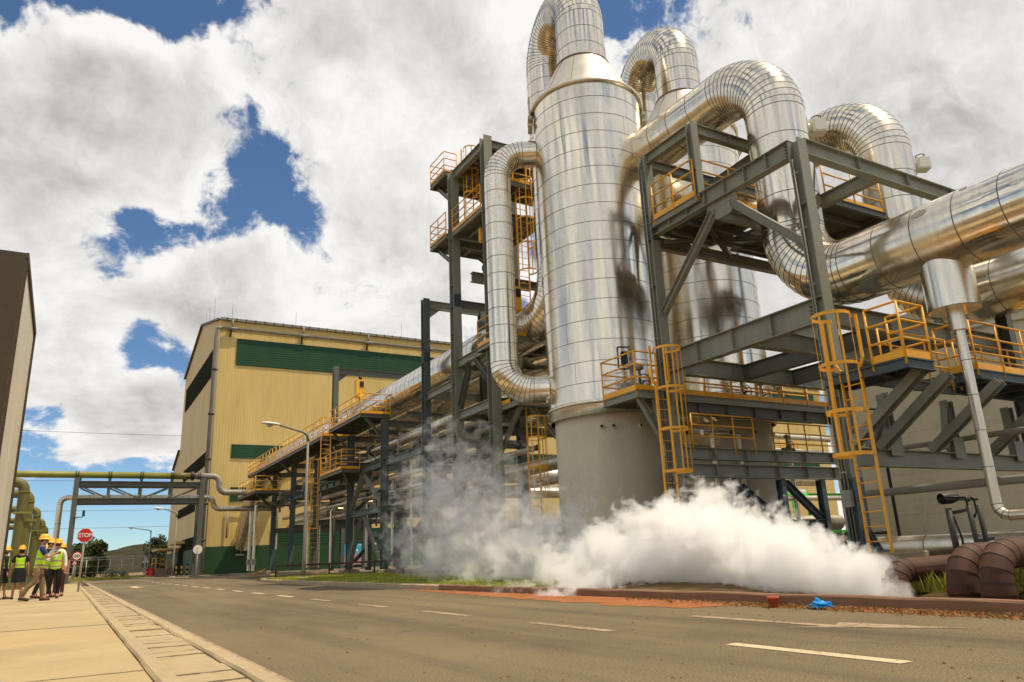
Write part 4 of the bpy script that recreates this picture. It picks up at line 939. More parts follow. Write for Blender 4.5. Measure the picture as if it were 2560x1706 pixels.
for x, z, r, y0, y1, l in ((16.6, 6.85, .30, 33, 78, 'thin clad pipe on the middle tier of the rack, left one'), (17.45, 6.8, .25, 30, 78, 'thin clad pipe on the middle tier, second from left'), (18.7, 6.95, .40, 27, 78, 'clad pipe on the middle tier, rightmost'),
                        (15.4, 3.75, .18, 30, 64, 'thin clad pipe on the lowest tier of the rack, left'), (16.5, 4.3, .3, 24, 66, 'bright clad pipe low in the rack beside the front vessel'), (17.7, 3.8, .16, 24, 66, 'thin clad pipe on the lowest tier, right')):
    cladded('rack_pipe', l, [(x, y0, z), (x, y1, z)], [], r, 16, 1.6, .2, 'pipe', ('clad_rough', 'seam'), 'pipes on the rack tiers', .03)
t = cladded('condensate_pipe', 'medium clad pipe with a blind end running along the front of the rack', [(15.1, 25.2, 7.08), (15.1, 42.6, 7.08)], [], .27, 24, .9, .2, 'pipe', ('clad_rough', 'seam'))
mb = MB(); mb.rev([(.01, 0), (.33, 0), (.33, .08), (.27, .08)], (15.1, 42.6, 7.08), 24, 0, False, False, (0, 1, 0)); mb.build('blind_flange', M['dark'], t)
for x, z, y, r, x1, l in ((20.5, 5.0, 36, .42, 46, 'fat pale clad pipe crossing behind the rack'), (20.5, 4.2, 37.5, .3, 46, 'slimmer pale clad pipe crossing behind the rack, lower')):
    cladded('cross_pipe', l, [(x-3, y, z), (x1, y, z)], [], r, 20, 1.2, .2, 'pipe', ('clad_rough', 'seam'), 'pale pipes crossing behind the rack', .03)
for k, y in enumerate((63.4, 66.5, 67.8)):
    t = cladded('downpipe', ['slim clad riser beside the rack end column', 'thin clad drop pipe in front of the hall, left', 'thin clad drop pipe in front of the hall, right'][k], [(12.6+.25*k, y, .4), (12.6+.25*k, y, 5.6), (15.5, y, 5.6)], .3, .12, 14, 1.3, radians(30), 'pipe', ('clad_rough', 'seam'), 'slim drop pipes by the rack end')
    mb = MB(); mb.box(12.45+.25*k, 12.78+.25*k, y-.2, y+.2, .9, 1.3); mb.build('trap_box', M['greypipe'], t)

for k in range(16):
    y = 34+k*2.1+random.uniform(-.5, .5); z = random.choice((3.7, 4.3, 5.1, 6.6, 7.2, 7.7)); mb = MB(); x0 = random.uniform(14.4, 15.5); x1 = random.uniform(19, 24); r = random.choice((.05, .07, .1))
    mb.tube([(x0, y, z-random.uniform(.4, 2)), (x0, y, z), (x1, y, z)], r, 8); tag(mb.build('cross_pipe', M['greypipe' if k % 3 else 'dark']), 'thin pipe crossing the shadowed inside of the pipe rack', 'pipe', 'thin pipes crossing the rack')
for k, (z, x) in enumerate(((7.3, 19.3), (4.9, 19.4), (6.2, 15.0))):
    mb = MB()
    for s in (-.28, .28): mb.bar((x+s, 33, z), (x+s, 66, z), .03, .12)
    y = 33
    while y < 66: mb.bar((x-.28, y, z-.04), (x+.28, y, z-.04), .04, .03); y += .6
    tag(mb.build('cable_tray', M['steel_far']), ['cable tray high at the back of the pipe rack', 'cable tray low at the back of the pipe rack', 'cable tray near the front of the pipe rack'][k], 'cable tray')
for k, (x, z, r, y0, y1) in enumerate(((14.75, 4.35, .11, 33, 63), (15.0, 5.15, .14, 30, 62), (15.75, 6.8, .16, 27, 70), (19.4, 8.75, .30, 27, 78), (16.2, 5.0, .12, 26, 60))):
    cladded('rack_pipe', ['slim silver pipe near the front face of the rack, lowest', 'slim silver pipe near the front face of the rack, above the lowest', 'slim silver pipe beside the condensate pipe', 'silver pipe high at the back of the rack top', 'slim silver pipe deep in the rack, low'][k], [(x, y0, z), (x, y1, z)], [], r, 16, 1.6, .2, 'pipe', ('clad_rough', 'seam'), 'pipes on the rack tiers', .03)
for k in range(9):
    y = 35+k*2.9+random.uniform(-.6, .6); x = random.uniform(14.5, 16.0); z = random.choice((4.2, 5.2, 6.2)); mb = MB(); clad_pipe(mb, route([(x, y, .5), (x, y, z), (x+2.2, y, z)], .2, 1.2, radians(30)), .07, 12, .02, .004)
    tag(mb.build('drop_pipe', [M['clad_rough'], M['seam']]), 'slim silver drop pipe standing inside the pipe rack', 'pipe', 'slim silver drop pipes in the rack')
t = thing('handrail_panel', 'long orange handrail glimpsed deep inside the pipe rack', 'rail', (17.9, 34, 5.8)); mb = MB(); rails(mb, [(17.9, 34, 5.8), (17.9, 60, 5.8)], 1.1, .025, 1.5, 2); mb.build('railing', M['orange'], t)
t = thing('handrail_panel', 'orange handrail across the end of the inner rack walkway', 'rail', (15, 40.5, 6.5)); mb = MB(); rails(mb, [(15.3, 40.5, 6.5), (19.6, 40.5, 6.5)], 1.1, .025, 1.2, 2); mb.build('railing', M['orange'], t)
# ------------------------------------------------------------------ platforms
def platform(label, pts, rail, z, loc=None, deck_t=.12, brackets=(), group=None, edge='steel', rail2=()):
    """pts = deck outline (x, y) counter-clockwise; rail = polylines of (x, y) carrying a handrail"""
    t = thing('access_platform', label, 'platform', (pts[0][0], pts[0][1], z), group or 'railed access platforms')
    mb = MB(); n = len(pts); mb.add([(x, y, z-.03) for x, y in pts]+[(x, y, z) for x, y in pts], [tuple(reversed(range(n))), tuple(range(n, 2*n))]+[(i, (i+1) % n, (i+1) % n+n, i+n) for i in range(n)]); mb.build('deck', M['deck'], t)
    mb = MB()
    for i in range(n):
        a, b = pts[i], pts[(i+1) % n]; mb.ibeam((*a, z-.03-.11), (*b, z-.03-.11), .2, .1)
    c0 = (min(p[0] for p in pts), max(p[0] for p in pts), min(p[1] for p in pts), max(p[1] for p in pts))
    if c0[1]-c0[0] > c0[3]-c0[2]:
        x = c0[0]+.8
        while x < c0[1]-.3: mb.bar((x, c0[2]+.05, z-.12), (x, c0[3]-.05, z-.12), .08, .14); x += 1.0
    else:
        y = c0[2]+.8
        while y < c0[3]-.3: mb.bar((c0[0]+.05, y, z-.12), (c0[1]-.05, y, z-.12), .08, .14); y += 1.0
    mb.build('edge_beam', M[edge], t)
    rb, tb = MB(), MB()
    for pl in rail: rails(rb, [(x, y, z) for x, y in pl], toe=tb)
    rb.build('railing', M['orange'], t)
    if tb.v: tb.build('kick_plate', M['orange'], t)
    for a, b in brackets:
        mb = MB(); mb.ibeam(a, b, .16, .14); mb.build('bracket', M[edge], t)
    return t
# tower platforms
platform('lower tower platform with sloping view of its long front rail', [(14.0, 26.1), (17.2, 26.1), (17.2, 29.0), (14.0, 29.0)], [[(13.98, 26.1), (13.98, 28.95)]], 15.42)
platform('lower cantilevered tower platform on the far side of the tower', [(13.9, 29.5), (16.8, 29.5), (16.8, 31.3), (13.9, 31.3)], [[(13.9, 29.5), (13.9, 31.3), (16.8, 31.3)]], 15.55, brackets=[((14.2, 31.1, 15.35), (14.2, 29.5, 14.1)), ((16.4, 31.1, 15.35), (16.4, 29.5, 14.1))])
platform('topmost tower platform with hooped rail on the far side', [(13.9, 29.5), (16.8, 29.5), (16.8, 31.2), (13.9, 31.2)], [[(14.6, 29.6), (13.9, 29.6), (13.9, 31.2), (16.8, 31.2), (16.8, 29.6)]], 18.85, brackets=[((14.2, 31.0, 18.65), (14.2, 29.5, 17.3)), ((16.4, 31.0, 18.65), (16.4, 29.5, 17.3))])
platform('topmost tower platform seen over the tower beam', [(14.3, 26.0), (17.2, 26.0), (17.2, 29.1), (14.3, 29.1)], [[(17.1, 26.0), (17.1, 29.1)]], 18.75)
P_ = at(1262, 447, Y=24.4); Q_ = at(1300, 838, Y=24.4); S_ = at(1330, 1000, Y=24.4)
platform('upper small platform squeezed between downcomer and front vessel', [(P_.x, 24.4), (P_.x+2.6, 24.4), (P_.x+2.6, 25.7), (P_.x, 25.7)], [[(P_.x, 25.6), (P_.x, 24.4), (P_.x+2.5, 24.4)]], P_.z, brackets=[((P_.x+.15, 24.6, P_.z-.2), (P_.x+.15, 25.65, P_.z-1.3))])
platform('middle small platform beside the front vessel above the pipe bend', [(Q_.x-.75, 24.4), (Q_.x+1.9, 24.4), (Q_.x+1.9, 26.6), (Q_.x-.75, 26.6)], [[(Q_.x-.75, 26.6), (Q_.x-.75, 24.4), (Q_.x+1.8, 24.4)]], Q_.z, brackets=[((Q_.x, 24.6, Q_.z-.2), (Q_.x, 25.7, Q_.z-1.4))])
platform('lowest small platform under the downcomer bend beside the skirt', [(S_.x-.65, 24.4), (S_.x+1.6, 24.4), (S_.x+1.6, 26.6), (S_.x-.65, 26.6)], [[(S_.x-.65, 26.4), (S_.x-.65, 25.0)]], S_.z, brackets=[((S_.x-.4, 24.6, S_.z-.2), (S_.x-.4, 26.3, S_.z-1.8)), ((S_.x, 24.6, S_.z-.2), (S_.x+1.4, 24.6, S_.z-1.6))])
# walkway along the rack
platform('long narrow walkway with handrails along the pipe rack toward the hall', [(13.0, 46.1), (14.6, 46.1), (14.6, 69.5), (13.0, 69.5)], [[(14.6, 46.1), (13.0, 46.1), (13.0, 69.5), (14.6, 69.5)], [(14.5, 47), (14.5, 69)]], 8.5, brackets=[((13.2, y, 8.3), (14.05, y, 7.3)) for y in (46.6, 51.5, 58, 64.2)], edge='steel_far')
platform('high railed platform of the pipe rack beside the yellow hoist', [(13.0, 38.9), (14.7, 38.9), (14.7, 44.8), (13.0, 44.8)], [[(14.7, 39.6), (14.7, 38.9), (13.0, 38.9), (13.0, 44.8)], [(14.65, 41), (14.65, 44.6)]], 8.62, brackets=[((13.3, 39.0, 8.4), (14.1, 39.0, 7.5)), ((13.2, 44.6, 8.4), (14.05, 44.3, 7.4))], edge='steel_far')
platform('lower railed landing of the pipe rack at the top of the long ladder', [(13.0, 42.2), (14.1, 42.2), (14.1, 46.6), (13.0, 46.6)], [[(14.1, 42.2), (13.0, 42.2), (13.0, 46.4)]], 5.98, brackets=[((13.2, 42.4, 5.8), (14.05, 43.3, 4.9))], edge='steel_far')
platform('farthest small railed landing at the hall end of the pipe rack', [(11.9, 60.5), (13.6, 60.5), (13.6, 67.4), (11.9, 67.4)], [[(13.6, 60.5), (11.9, 60.5), (11.9, 67.4)]], 6.4, brackets=[((12.1, 61, 6.2), (14, 63, 5.0))], edge='steel_far')
# hoist portal above the rack
t = thing('hoist_portal', 'dark grey portal beam of the hoist in front of the yellow hall', 'hoist', (14.1, 47.5, 8))
mb = MB(); mb.ibeam((14.1, 47.4, 8.2), (14.1, 47.4, 13.3), .36, .34, (0, 1, 0)); mb.build('column', M['steel_far'], t); mb = MB(); mb.ibeam((20.3, 47.4, 8.2), (20.3, 47.4, 13.3), .36, .34, (0, 1, 0)); mb.build('column', M['steel_far'], t)
mb = MB(); mb.ibeam((14.28, 47.4, 13.0), (20.2, 47.4, 13.0), .4, .24, (0, 0, 1)); mb.hexa([(14.28, 47.39, 12.3), (14.3, 47.39, 12.3), (14.3, 47.41, 12.3), (14.28, 47.41, 12.3), (14.28, 47.39, 12.8), (14.9, 47.39, 12.8), (14.9, 47.41, 12.8), (14.28, 47.41, 12.8)]); mb.build('beam', M['steel_far'], t)
def hoist(label, x, y, ztop, h, w, drop, s=1):
    t = thing('chain_hoist', label, 'hoist', (x, y, ztop-h), 'yellow chain hoists')
    mb = MB(); mb.box(x-w/2, x+w/2, y-w*.4, y+w*.4, ztop-h, ztop); mb.rev([(w*.36, 0), (w*.4, .04), (w*.3, .08)], (x, y, ztop-h-.07), 12); mb.build('body', M['yellow'], t)
    mb = MB(); mb.box(x-.04, x+w*.42, y-w*.45, y-w*.4-.003, ztop-h*.45, ztop-h*.1); mb.tube([(x, y, ztop), (x, y, ztop+.32)], .05, 6); mb.rev([(.09, 0), (.09, .18)], (x+w*.1, y-w*.2, ztop), 10); mb.build('trolley', M['black'], t)
    mb = MB(); mb.tube([(x, y, ztop-h-.05), (x, y, ztop-h-drop)], .022, 5); mb.rev([(.03, 0), (.07, .06), (.07, .2), (.03, .26)], (x, y, ztop-h-drop*.8), 8); mb.build('chain', M['dark'], t); return t
a = at(400+1700/3.409, 780+578/3.409, Y=47.4); hoist('yellow chain hoist hanging from the portal beam before the hall', a.x, 47.4, 12.5, 1.15, .55, 1.6)
hoist('small yellow hoist motor under the lower tower platform', 14.6, 27.2, 14.95, .62, .26, 1.75)
a = at(1287, 752, Y=24.2); hoist('yellow hoist hanging below the caged ladder beside the front vessel', a.x, 24.2, a.z+.55, 1.0, .42, 1.2)
mb = MB(); mb.ibeam((14.0, 27.2, 12.55), (17.0, 27.2, 12.55), .42, .3, (0, 0, 1)); tag(mb.build('lifting_beam', M['steel']), 'short grey lifting beam end hanging below the tower hoist', 'beam')

# lower left deck with valves, its long extension and the right decks
platform('low railed deck in front of the front vessel with the valve cluster', [(13.15, 15.75), (14.6, 15.75), (14.6, 17.3), (13.15, 17.3)], [[(13.95, 15.78), (13.15, 15.78), (13.15, 17.3), (14.4, 17.3)]], 5.1, brackets=[((13.9, 15.9, 4.9), (14.15, 15.9, 3.3)), ((13.3, 15.9, 4.9), (14.1, 15.85, 3.6))])
platform('long railed deck passing behind the near column in front of both vessels', [(14.65, 15.9), (22.5, 15.9), (22.5, 17.6), (14.65, 17.6)], [[(14.75, 15.9), (22.5, 15.9)], [(15.2, 17.5), (16.3, 17.5)], [(17.4, 17.5), (22.4, 17.5)]], 5.12)
mb = MB(); mb.ibeam((14.4, 16.0, 4.78), (22.5, 16.0, 4.78), .46, .2, (0, 0, 1), .02, .015, 0, 6); mb.build('girder', M['steel_far'], A)
t = thing('handrail_panel', 'free standing orange handrail panel on the double beam under the long deck', 'rail', (15, 15.7, 3.6)); mb = MB(); rails(mb, [(14.98, 15.72, 3.56), (17.45, 15.72, 3.56)], .95, .022, .9, 2); mb.build('railing', M['orange'], t); mb = MB(); mb.box(15.27, 15.38, 15.68, 15.70, 3.9, 4.05); mb.build('paper_tag', M['sign_white'], t)
t = thing('handrail_panel', 'orange rail panel farther right under the long deck', 'rail', (19.5, 16.6, 3.6)); mb = MB(); rails(mb, [(19.3, 16.6, 3.6), (22.4, 16.6, 3.6)], 1.0, .022, .8, 2); mb.build('railing', M['orange'], t)
platform('railed landing at the head of the nearest ladder, right of the column', [(13.5, 8.2), (14.35, 8.2), (14.35, 10.05), (13.5, 10.05)], [[(13.5, 8.9), (13.5, 8.2), (14.35, 8.2), (14.35, 9.0)]], 4.2, edge='steel_dark')
platform('railed walkway leading off behind the drip pot at the right edge', [(17.05, 8.78), (23.5, 8.78), (23.5, 10.1), (17.05, 10.1)], [[(17.05, 9.6), (17.05, 8.78), (23.5, 8.78)], [(18.5, 10.0), (23.5, 10.0)]], 4.40, edge='steel_dark')
mb = MB(); mb.box(14.36, 17.03, 9.3, 10.0, 4.1, 4.15); mb.ibeam((14.36, 9.35, 4.0), (17.03, 9.35, 4.0), .2, .1); mb.build('link_deck', M['deck'], A)
t = thing('handrail_panel', 'orange rail bridging the two right hand decks', 'rail', (14.4, 9.3, 4.15)); mb = MB(); rails(mb, [(14.45, 9.3, 4.15), (16.9, 9.3, 4.15)], 1.0, .022, .7, 2); mb.build('railing', M['orange'], t)
platform('railed platform high on the near frame beneath the looping inlet pipe', [(14.05, 13.55), (16.7, 13.55), (16.7, 15.75), (14.05, 15.75)], [[(14.04, 15.35), (14.04, 13.6)], [(14.12, 13.52), (16.6, 13.52)]], 10.22, edge='steel')
platform('railed platform behind the pipe loop on the near frame', [(17.5, 12.0), (20.1, 12.0), (20.1, 15.7), (17.5, 15.7)], [[(17.5, 12.05), (20.1, 12.05)]], 10.2, edge='steel_far')

for k, (y, z, r, l) in enumerate(((18.1, 4.45, .10, 'slim dull pipe behind the lower rail panel, upper'), (18.4, 3.95, .14, 'dull pipe behind the lower rail panel, lower'), (17.9, 2.3, .09, 'slim dull pipe below the double beam'))):
    cladded('service_pipe', l, [(17.0, y, z), (24, y, z)], [], r, 14, 1.1, .2, 'pipe', ('clad_rough', 'seam'))
for k, x in enumerate((17.8, 19.0, 21.4)):
    mb = MB(); clad_pipe(mb, [V3((x, 17.8, .4)), V3((x, 17.8, 2.4)), V3((x, 17.8, 4.4))], .08, 12, .02, .004); tag(mb.build('drop_pipe', [M['clad_rough'], M['seam']]), ['slim drop pipe under the long deck, leftmost', 'slim drop pipe under the long deck, middle', 'slim drop pipe under the long deck, rightmost'][k], 'pipe')
t = thing('handrail_panel', 'orange rail at the back of the lower level under the long deck', 'rail', (17, 18.6, 3.6)); mb = MB(); rails(mb, [(17.4, 18.7, 3.6), (23, 18.7, 3.6)], 1.0, .022, .9, 2); mb.build('railing', M['orange'], t)
# ------------------------------------------------------------------ caged ladders
def ladder(label, x, y, z0, z1, face, width=.46, hoops=(), cage0=None, bars=7, step=.28, rail_top=1.1, rad=.37):
    """face = unit vector from the ladder toward the climber"""
    f = V3((*face, 0)); w = V3((-f.y, f.x, 0)); b = V3((x, y, 0)); up = V3((0, 0, 1))
    t = thing('caged_ladder' if hoops else 'ladder', label, 'ladder', (x, y, z0), 'orange ladders')
    for s in (-1, 1):
        mb = MB(); q = b+w*(s*width/2); mb.bar(q+up*z0, q+up*z1, .075, .022, tuple(w)) ; q2 = b+w*(s*(width/2+.09)); mb.bar(q+up*z1, q2+up*(z1+.18), .05, .05); mb.bar(q2+up*(z1+.18), q2+up*(z1+rail_top), .05, .05)
        mb.build('stile', M['orange'], t)
    mb = MB(); mb.tube([-w*(width/2), w*(width/2)], .014, 6); me = None
    n = int((z1-z0)/step)
    for i in range(n+1):
        z = z0+.22+i*step
        if z > z1: break
        if me is None:
            mb = MB(); mb.tube([b-w*(width/2)+up*z, b+w*(width/2)+up*z], .014, 6); o = mb.build('rung', M['orange'], t); me = o.data; zf = z
        else:
            o = bpy.data.objects.new('rung', me); COL.objects.link(o); o.parent = t; o.location = (0, 0, z-zf)
    if hoops:
        c = b+f*(rad*.95)
        def hp(an): return c+f*(cos(an)*rad)+w*(sin(an)*rad)
        A0 = pi-.62
        for z in hoops:
            mb = MB(); seg = 22; vs = []
            angs = [-A0+2*A0*i/seg for i in range(seg+1)]
            path = [b-w*(width/2)]+[hp(a) for a in angs]+[b+w*(width/2)]
            for p in path:
                d = (p-c); d.z = 0; d.normalize()
                vs += [p+up*(z-.035), p+d*.008+up*(z-.035), p+d*.008+up*(z+.035), p+up*(z+.035)]
            fs = []
            for i in range(len(path)-1):
                for k in range(4): fs.append((i*4+k, (i+1)*4+k, (i+1)*4+(k+1) % 4, i*4+(k+1) % 4))
            mb.add(vs, fs); mb.build('hoop', M['orange'], t)
        for i in range(bars):
            an = -A0*.8+2*A0*.8*i/(bars-1); p = hp(an); mb = MB(); d = p-c; d.normalize(); mb.bar(p-d*.01+up*(min(hoops)-.03), p-d*.01+up*(max(hoops)+.03), .045, .008, tuple(d)); mb.build('cage_bar', M['orange'], t)
    return t
ladder('caged orange ladder in the right foreground, foot on the broad plinth', 13.5, 9.42, .58, 4.2, (-1, 0), .47, (2.45, 3.3, 4.25, 5.3), bars=5)
ladder('caged orange ladder up to the low deck in front of the front vessel', 13.55, 15.2, .3, 5.1, (0, -1), .42, (2.75, 3.85, 4.95, 6.05), bars=5)
U_ = at(1240+225/3.264, 380+900/3.264, Y=24.9); W_ = at(1240+500/5.228, 960+1100/5.228, Y=24.9)
ladder('caged orange ladder hanging high beside the front vessel', U_.x, 24.9, Q_.z, P_.z, (0, -1), .5, [at(1300, 380+y/3.264, Y=24.5).z for y in (960, 745, 540, 385, 240)], bars=6)
ladder('caged orange ladder rising out of the steam left of the front skirt', W_.x, 24.9, .4, S_.z, (0, -1), .5, [at(1330, 960+y/5.228, Y=24.5).z for y in (1460, 1085, 700, 430)], bars=6)
ladder('caged orange ladder on the far top of the tower', 14.9, 29.0, 15.5, 18.8, (0, -1), .5, (17.4, 18.6, 19.8), bars=6)
ladder('long narrow caged orange ladder at the pipe rack behind the street lamp', 12.9, 47.2, .4, 5.98, (0, 1), .5, (2.9, 4.3, 5.7, 7.2), bars=5)
ladder('uncaged orange ladder between rack landing and walkway', 13.15, 46.0, 5.98, 8.5, (0, -1), .6)
ladder('short orange ladder inside the pipe rack below the hoist', 14.5, 44.9, 5.98, 8.6, (0, -1), .45)
ladder('tall caged ladder seen against the sky behind the near column', 25.0, 18.0, .4, 11.5, (-1, 0), .5, (7.0, 8.2, 9.4, 10.6, 11.6), bars=5)
for k, x in enumerate((23.4, 24.6)):
    pass

# ------------------------------------------------------------------ valves and small plant
def valve(label, x, y, z, s=1, name='control_valve', wheel=True, mat='greypipe'):
    s *= .8
    t = thing(name, label, 'valve', (x, y, z), 'valves on the decks')
    mb = MB(); mb.tube([(x-.4*s, y, z+.3*s), (x+.4*s, y, z+.3*s)], .1*s, 12)
    for d in (-.4, -.18, .18, .4): mb.rev([(.01, -.02), (.19*s, -.02), (.19*s, .02), (.01, .02)], (x+d*s, y, z+.3*s), 14, 0, False, False, (1, 0, 0))
    mb.rev([(.15*s, 0), (.2*s, .1*s), (.13*s, .25*s), (.06*s, .3*s), (.06*s, .75*s), (.16*s, .78*s), (.18*s, .9*s), (.05*s, .98*s)], (x, y, z+.3*s), 14); mb.tube([(x, y, z), (x, y, z+.3*s)], .05*s, 8); mb.build('body', M[mat], t)
    if wheel:
        mb = MB(); mb.tube([(x+.24*s*cos(a), y-.26*s, z+.62*s+.24*s*sin(a)) for a in [2*pi*i/18 for i in range(19)]], .02*s, 5); mb.tube([(x-.24*s, y-.26*s, z+.62*s), (x+.24*s, y-.26*s, z+.62*s)], .015*s, 5); mb.tube([(x, y-.26*s, z+.62*s), (x, y, z+.55*s)], .03*s, 6); mb.build('handwheel', M['black'], t)
    return t
valve('dark control valve standing at the rail of the low deck', 13.7, 16.6, 5.1, 1.0, wheel=False)
valve('dark handwheel valve right behind the deck ladder', 14.25, 16.9, 5.1, 1.05)
valve('handwheel valve cluster in the middle of the long deck', 18.6, 17.0, 5.15, 1.0, mat='greypipe')
valve('second dark valve on the long deck, farther right', 19.6, 17.1, 5.15, .95)
valve('third valve near the right end of the long deck', 20.6, 17.2, 5.15, .9, mat='greypipe')
valve('small dark valve on the lower right rail panel', 20.4, 17.0, 3.6, .7)
valve('small valve on the rack walkway beside the pipe', 14.3, 47.6, 8.5, 1.0, mat='white'); valve('white valve farther along the rack walkway', 14.3, 53.0, 8.5, .9, mat='white')
mb = MB(); mb.tube([(20.2, 14.9, 1.0), (20.2, 14.9, 5.0)], .05, 8); mb.tube([(20.2, 14.9, 4.6), (20.9, 14.9, 4.9), (22.3, 14.9, 4.9), (22.4, 14.9, 4.7), (22.4, 14.9, .8)], .05, 8); tag(mb.build('conduit', M['dark']), 'dark bent conduit pair dropping beneath the long deck', 'pipe')
# bright green small-bore piping and pale uprights low in the background
gx = at(1990, 1300, Y=24).x
for k, (a, b, c) in enumerate((((0, 0), (0, 2.6), 'left'), ((1.0, 0), (1.0, 2.6), 'right'))):
    mb = MB(); mb.tube([(gx+a[0], 24, .3), (gx+a[0], 24, 2.9), (gx+a[0]+.5*(1-2*k), 24, 2.9)], .07, 8); tag(mb.build('green_riser', M['bright_green']), f'bright green small riser low in the background, {c} one of two', 'pipe', 'bright green small pipes')
mb = MB(); mb.tube([(gx-6, 24.6, 3.0), (gx+7, 24.6, 3.0)], .07, 8); tag(mb.build('green_header', M['bright_green']), 'bright green header pipe crossing behind the near column', 'pipe', 'bright green small pipes')
mb = MB(); mb.tube([(gx+1.5, 23.6, .3), (gx+1.5, 23.6, 1.05), (gx+1.75, 23.6, 1.2), (gx+3.4, 23.6, 1.2)], .1, 8); tag(mb.build('green_bend', M['bright_green']), 'thick bright green pipe bend above the red hydrant arm', 'pipe', 'bright green small pipes')
mb = MB(); mb.tube([(gx+2.0, 23.2, .3), (gx+2.05, 23.2, .8), (gx+2.4, 23.2, .95), (gx+3.6, 23.2, .95)], .15, 10); tag(mb.build('red_pipe', M['red']), 'short red hydrant pipe bend low behind the near column', 'pipe')
cladded('ground_pipe', 'dull clad pipe elbow lying low behind the steam beside the rear skirt', [(gx-2.6, 22, .5), (gx-2.6, 22, 1.6), (gx+.3, 22, 1.6)], .4, .3, 20, .8, radians(18), 'pipe', ('clad_rough', 'seam'))
for k, x in enumerate((gx+.35, gx+1.9)):
    mb = MB(); mb.ibeam((x, 26, .2), (x, 26, 3.4), .2, .2, (0, 1, 0)); tag(mb.build('pale_post', M['white']), ['pale steel post between the two bright green risers', 'pale steel post right of the bright green risers'][k], 'post')
mb = MB(); mb.tube([(gx-8, 40, 4.6), (gx+16, 40, 4.6)], .25, 12); mb.tube([(gx-8, 40, 5.3), (gx+16, 40, 5.3)], .14, 10, 0); tag(mb.build('far_pipe', M['clad_rough']), 'pair of dull pipes crossing far behind near the hall wall', 'pipe')
for k, (x, h, l) in enumerate(((30.5, 7.5, 'dark orange ladder column far behind the long deck'), (31.6, 7.5, 'second dark orange upright far behind the long deck'))):
    mb = MB(); mb.bar((x, 30, .2), (x, 30, h), .35, .2); tag(mb.build('orange_upright', M['orange']), l, 'post')
# beige tank
TX, TY, TR, TZ = 42.0, 19.6, 9.5, 9.4
t = thing('storage_tank', 'huge plain beige storage tank filling the background at the right', 'tank', (TX, TY, 0))
mb = MB(); prof = []
z = 0
while z < TZ: prof += [(TR, z+.006), (TR, z+1.79)]; z += 1.8
mb.rev(prof, (TX, TY, 0), 160); mb.rev([(TR, TZ), (TR+.12, TZ), (TR+.12, TZ+.1), (TR*.5, TZ+1.0), (.1, TZ+1.4)], (TX, TY, 0), 120)
for k in range(5):
    for j in range(9):
        an = 2*pi*(j+.5*(k % 2))/9; w = .004/TR
        mb.add([(TX+(TR+.004)*cos(an+x), TY+(TR+.004)*sin(an+x), z) for x, z in ((-w, k*1.8), (w, k*1.8), (w, k*1.8+1.8), (-w, k*1.8+1.8))], [(0, 1, 2, 3)], 1)
    mb.rev([(TR+.005, 0), (TR+.006, .01)], (TX, TY, k*1.8+1.795), 160, 1)
mb.build('shell', [M['tank'], M['greypipe']], t)
rb = MB(); pts = [(TX+(TR-.2)*cos(a), TY+(TR-.2)*sin(a), TZ+.15) for a in [pi*.6+1.2*pi*i/26 for i in range(27)]]; rails(rb, pts, 1.1, .03, 2.2, 1); rb.build('railing', M['orange'], t)
# pipes in front of the tank
for k, (x, y0, y1, z, r, l) in enumerate(((18.0, 13, 2, 1.98, .1, 'thin brown pipe crossing in front of the tank, lower'), (18.6, 12.5, 2, 3.1, .07, 'thin brown pipe crossing in front of the tank under the deck'))):
    mb = MB(); mb.tube([(x, y0, z), (x, y1, z)], r, 10); tag(mb.build('brown_pipe', M['greypipe']), l, 'pipe')
cladded('ground_pipe', 'dull clad pipe lying along the ground in front of the tank', [(17.5, 13.4, .62), (17.5, 1, .62)], [], .27, 22, 1.2, .2, 'pipe', ('clad_rough', 'seam'))
mb = MB(); mb.tube([(17.1, 13.2, 1.0), (17.1, 11.6, .98)], .04, 6); tag(mb.build('cable', M['black']), 'short black cable resting along the ground pipe', 'cable')
for k, (px_, l) in enumerate(((2385, 'dark valve stand with lever left, in front of the tank'), (2440, 'dark double valve stand with hoop cable, right of the lever stand'))):
    a = at(px_, 1335, Y=7.2 if k == 0 else 6.9); x, y = a.x, a.y
    t = thing('valve_stand', l, 'valve', (x, y, .3)); mb = MB()
    if k == 0:
        mb.tube([(x, y, .2), (x-.02, y, 1.28)], .05, 8); mb.tube([(x+.05, y+.02, .3), (x+.08, y+.02, .9), (x+.03, y+.02, 1.2)], .02, 6); mb.tube([(x+.16, y, .35), (x+.2, y, .8), (x+.08, y, 1.15)], .02, 6)
        mb.build('post', M['dark'], t); mb = MB(); mb.rev([(.09, -.16), (.1, 0), (.07, .14)], (x+.06, y, 1.44), 10, 0, True, False, (1, -.3, .1)); mb.bar((x+.06, y, 1.42), (x+.5, y-.2, 1.40), .04, .04); mb.bar((x+.05, y, 1.2), (x+.3, y-.1, 1.24), .05, .05); mb.build('head', M['dark'], t)
    else:
        for d in (0, .16): mb.tube([(x+d, y-d*.4, .2), (x+d-.05, y-d*.4, 1.3)], .04, 8)
        mb.bar((x-.02, y, .75), (x+.28, y-.1, .78), .05, .05); mb.build('post', M['dark'], t)
        mb = MB(); mb.tube([(x-.4, y+.15, 1.44), (x-.1, y, 1.43), (x-.04, y, 1.2), (x+.05, y, 1.12), (x+.14, y, 1.2), (x+.14, y, 1.38), (x+.05, y, 1.44), (x-.03, y, 1.36)], .018, 6); mb.build('cable', M['black'], t)
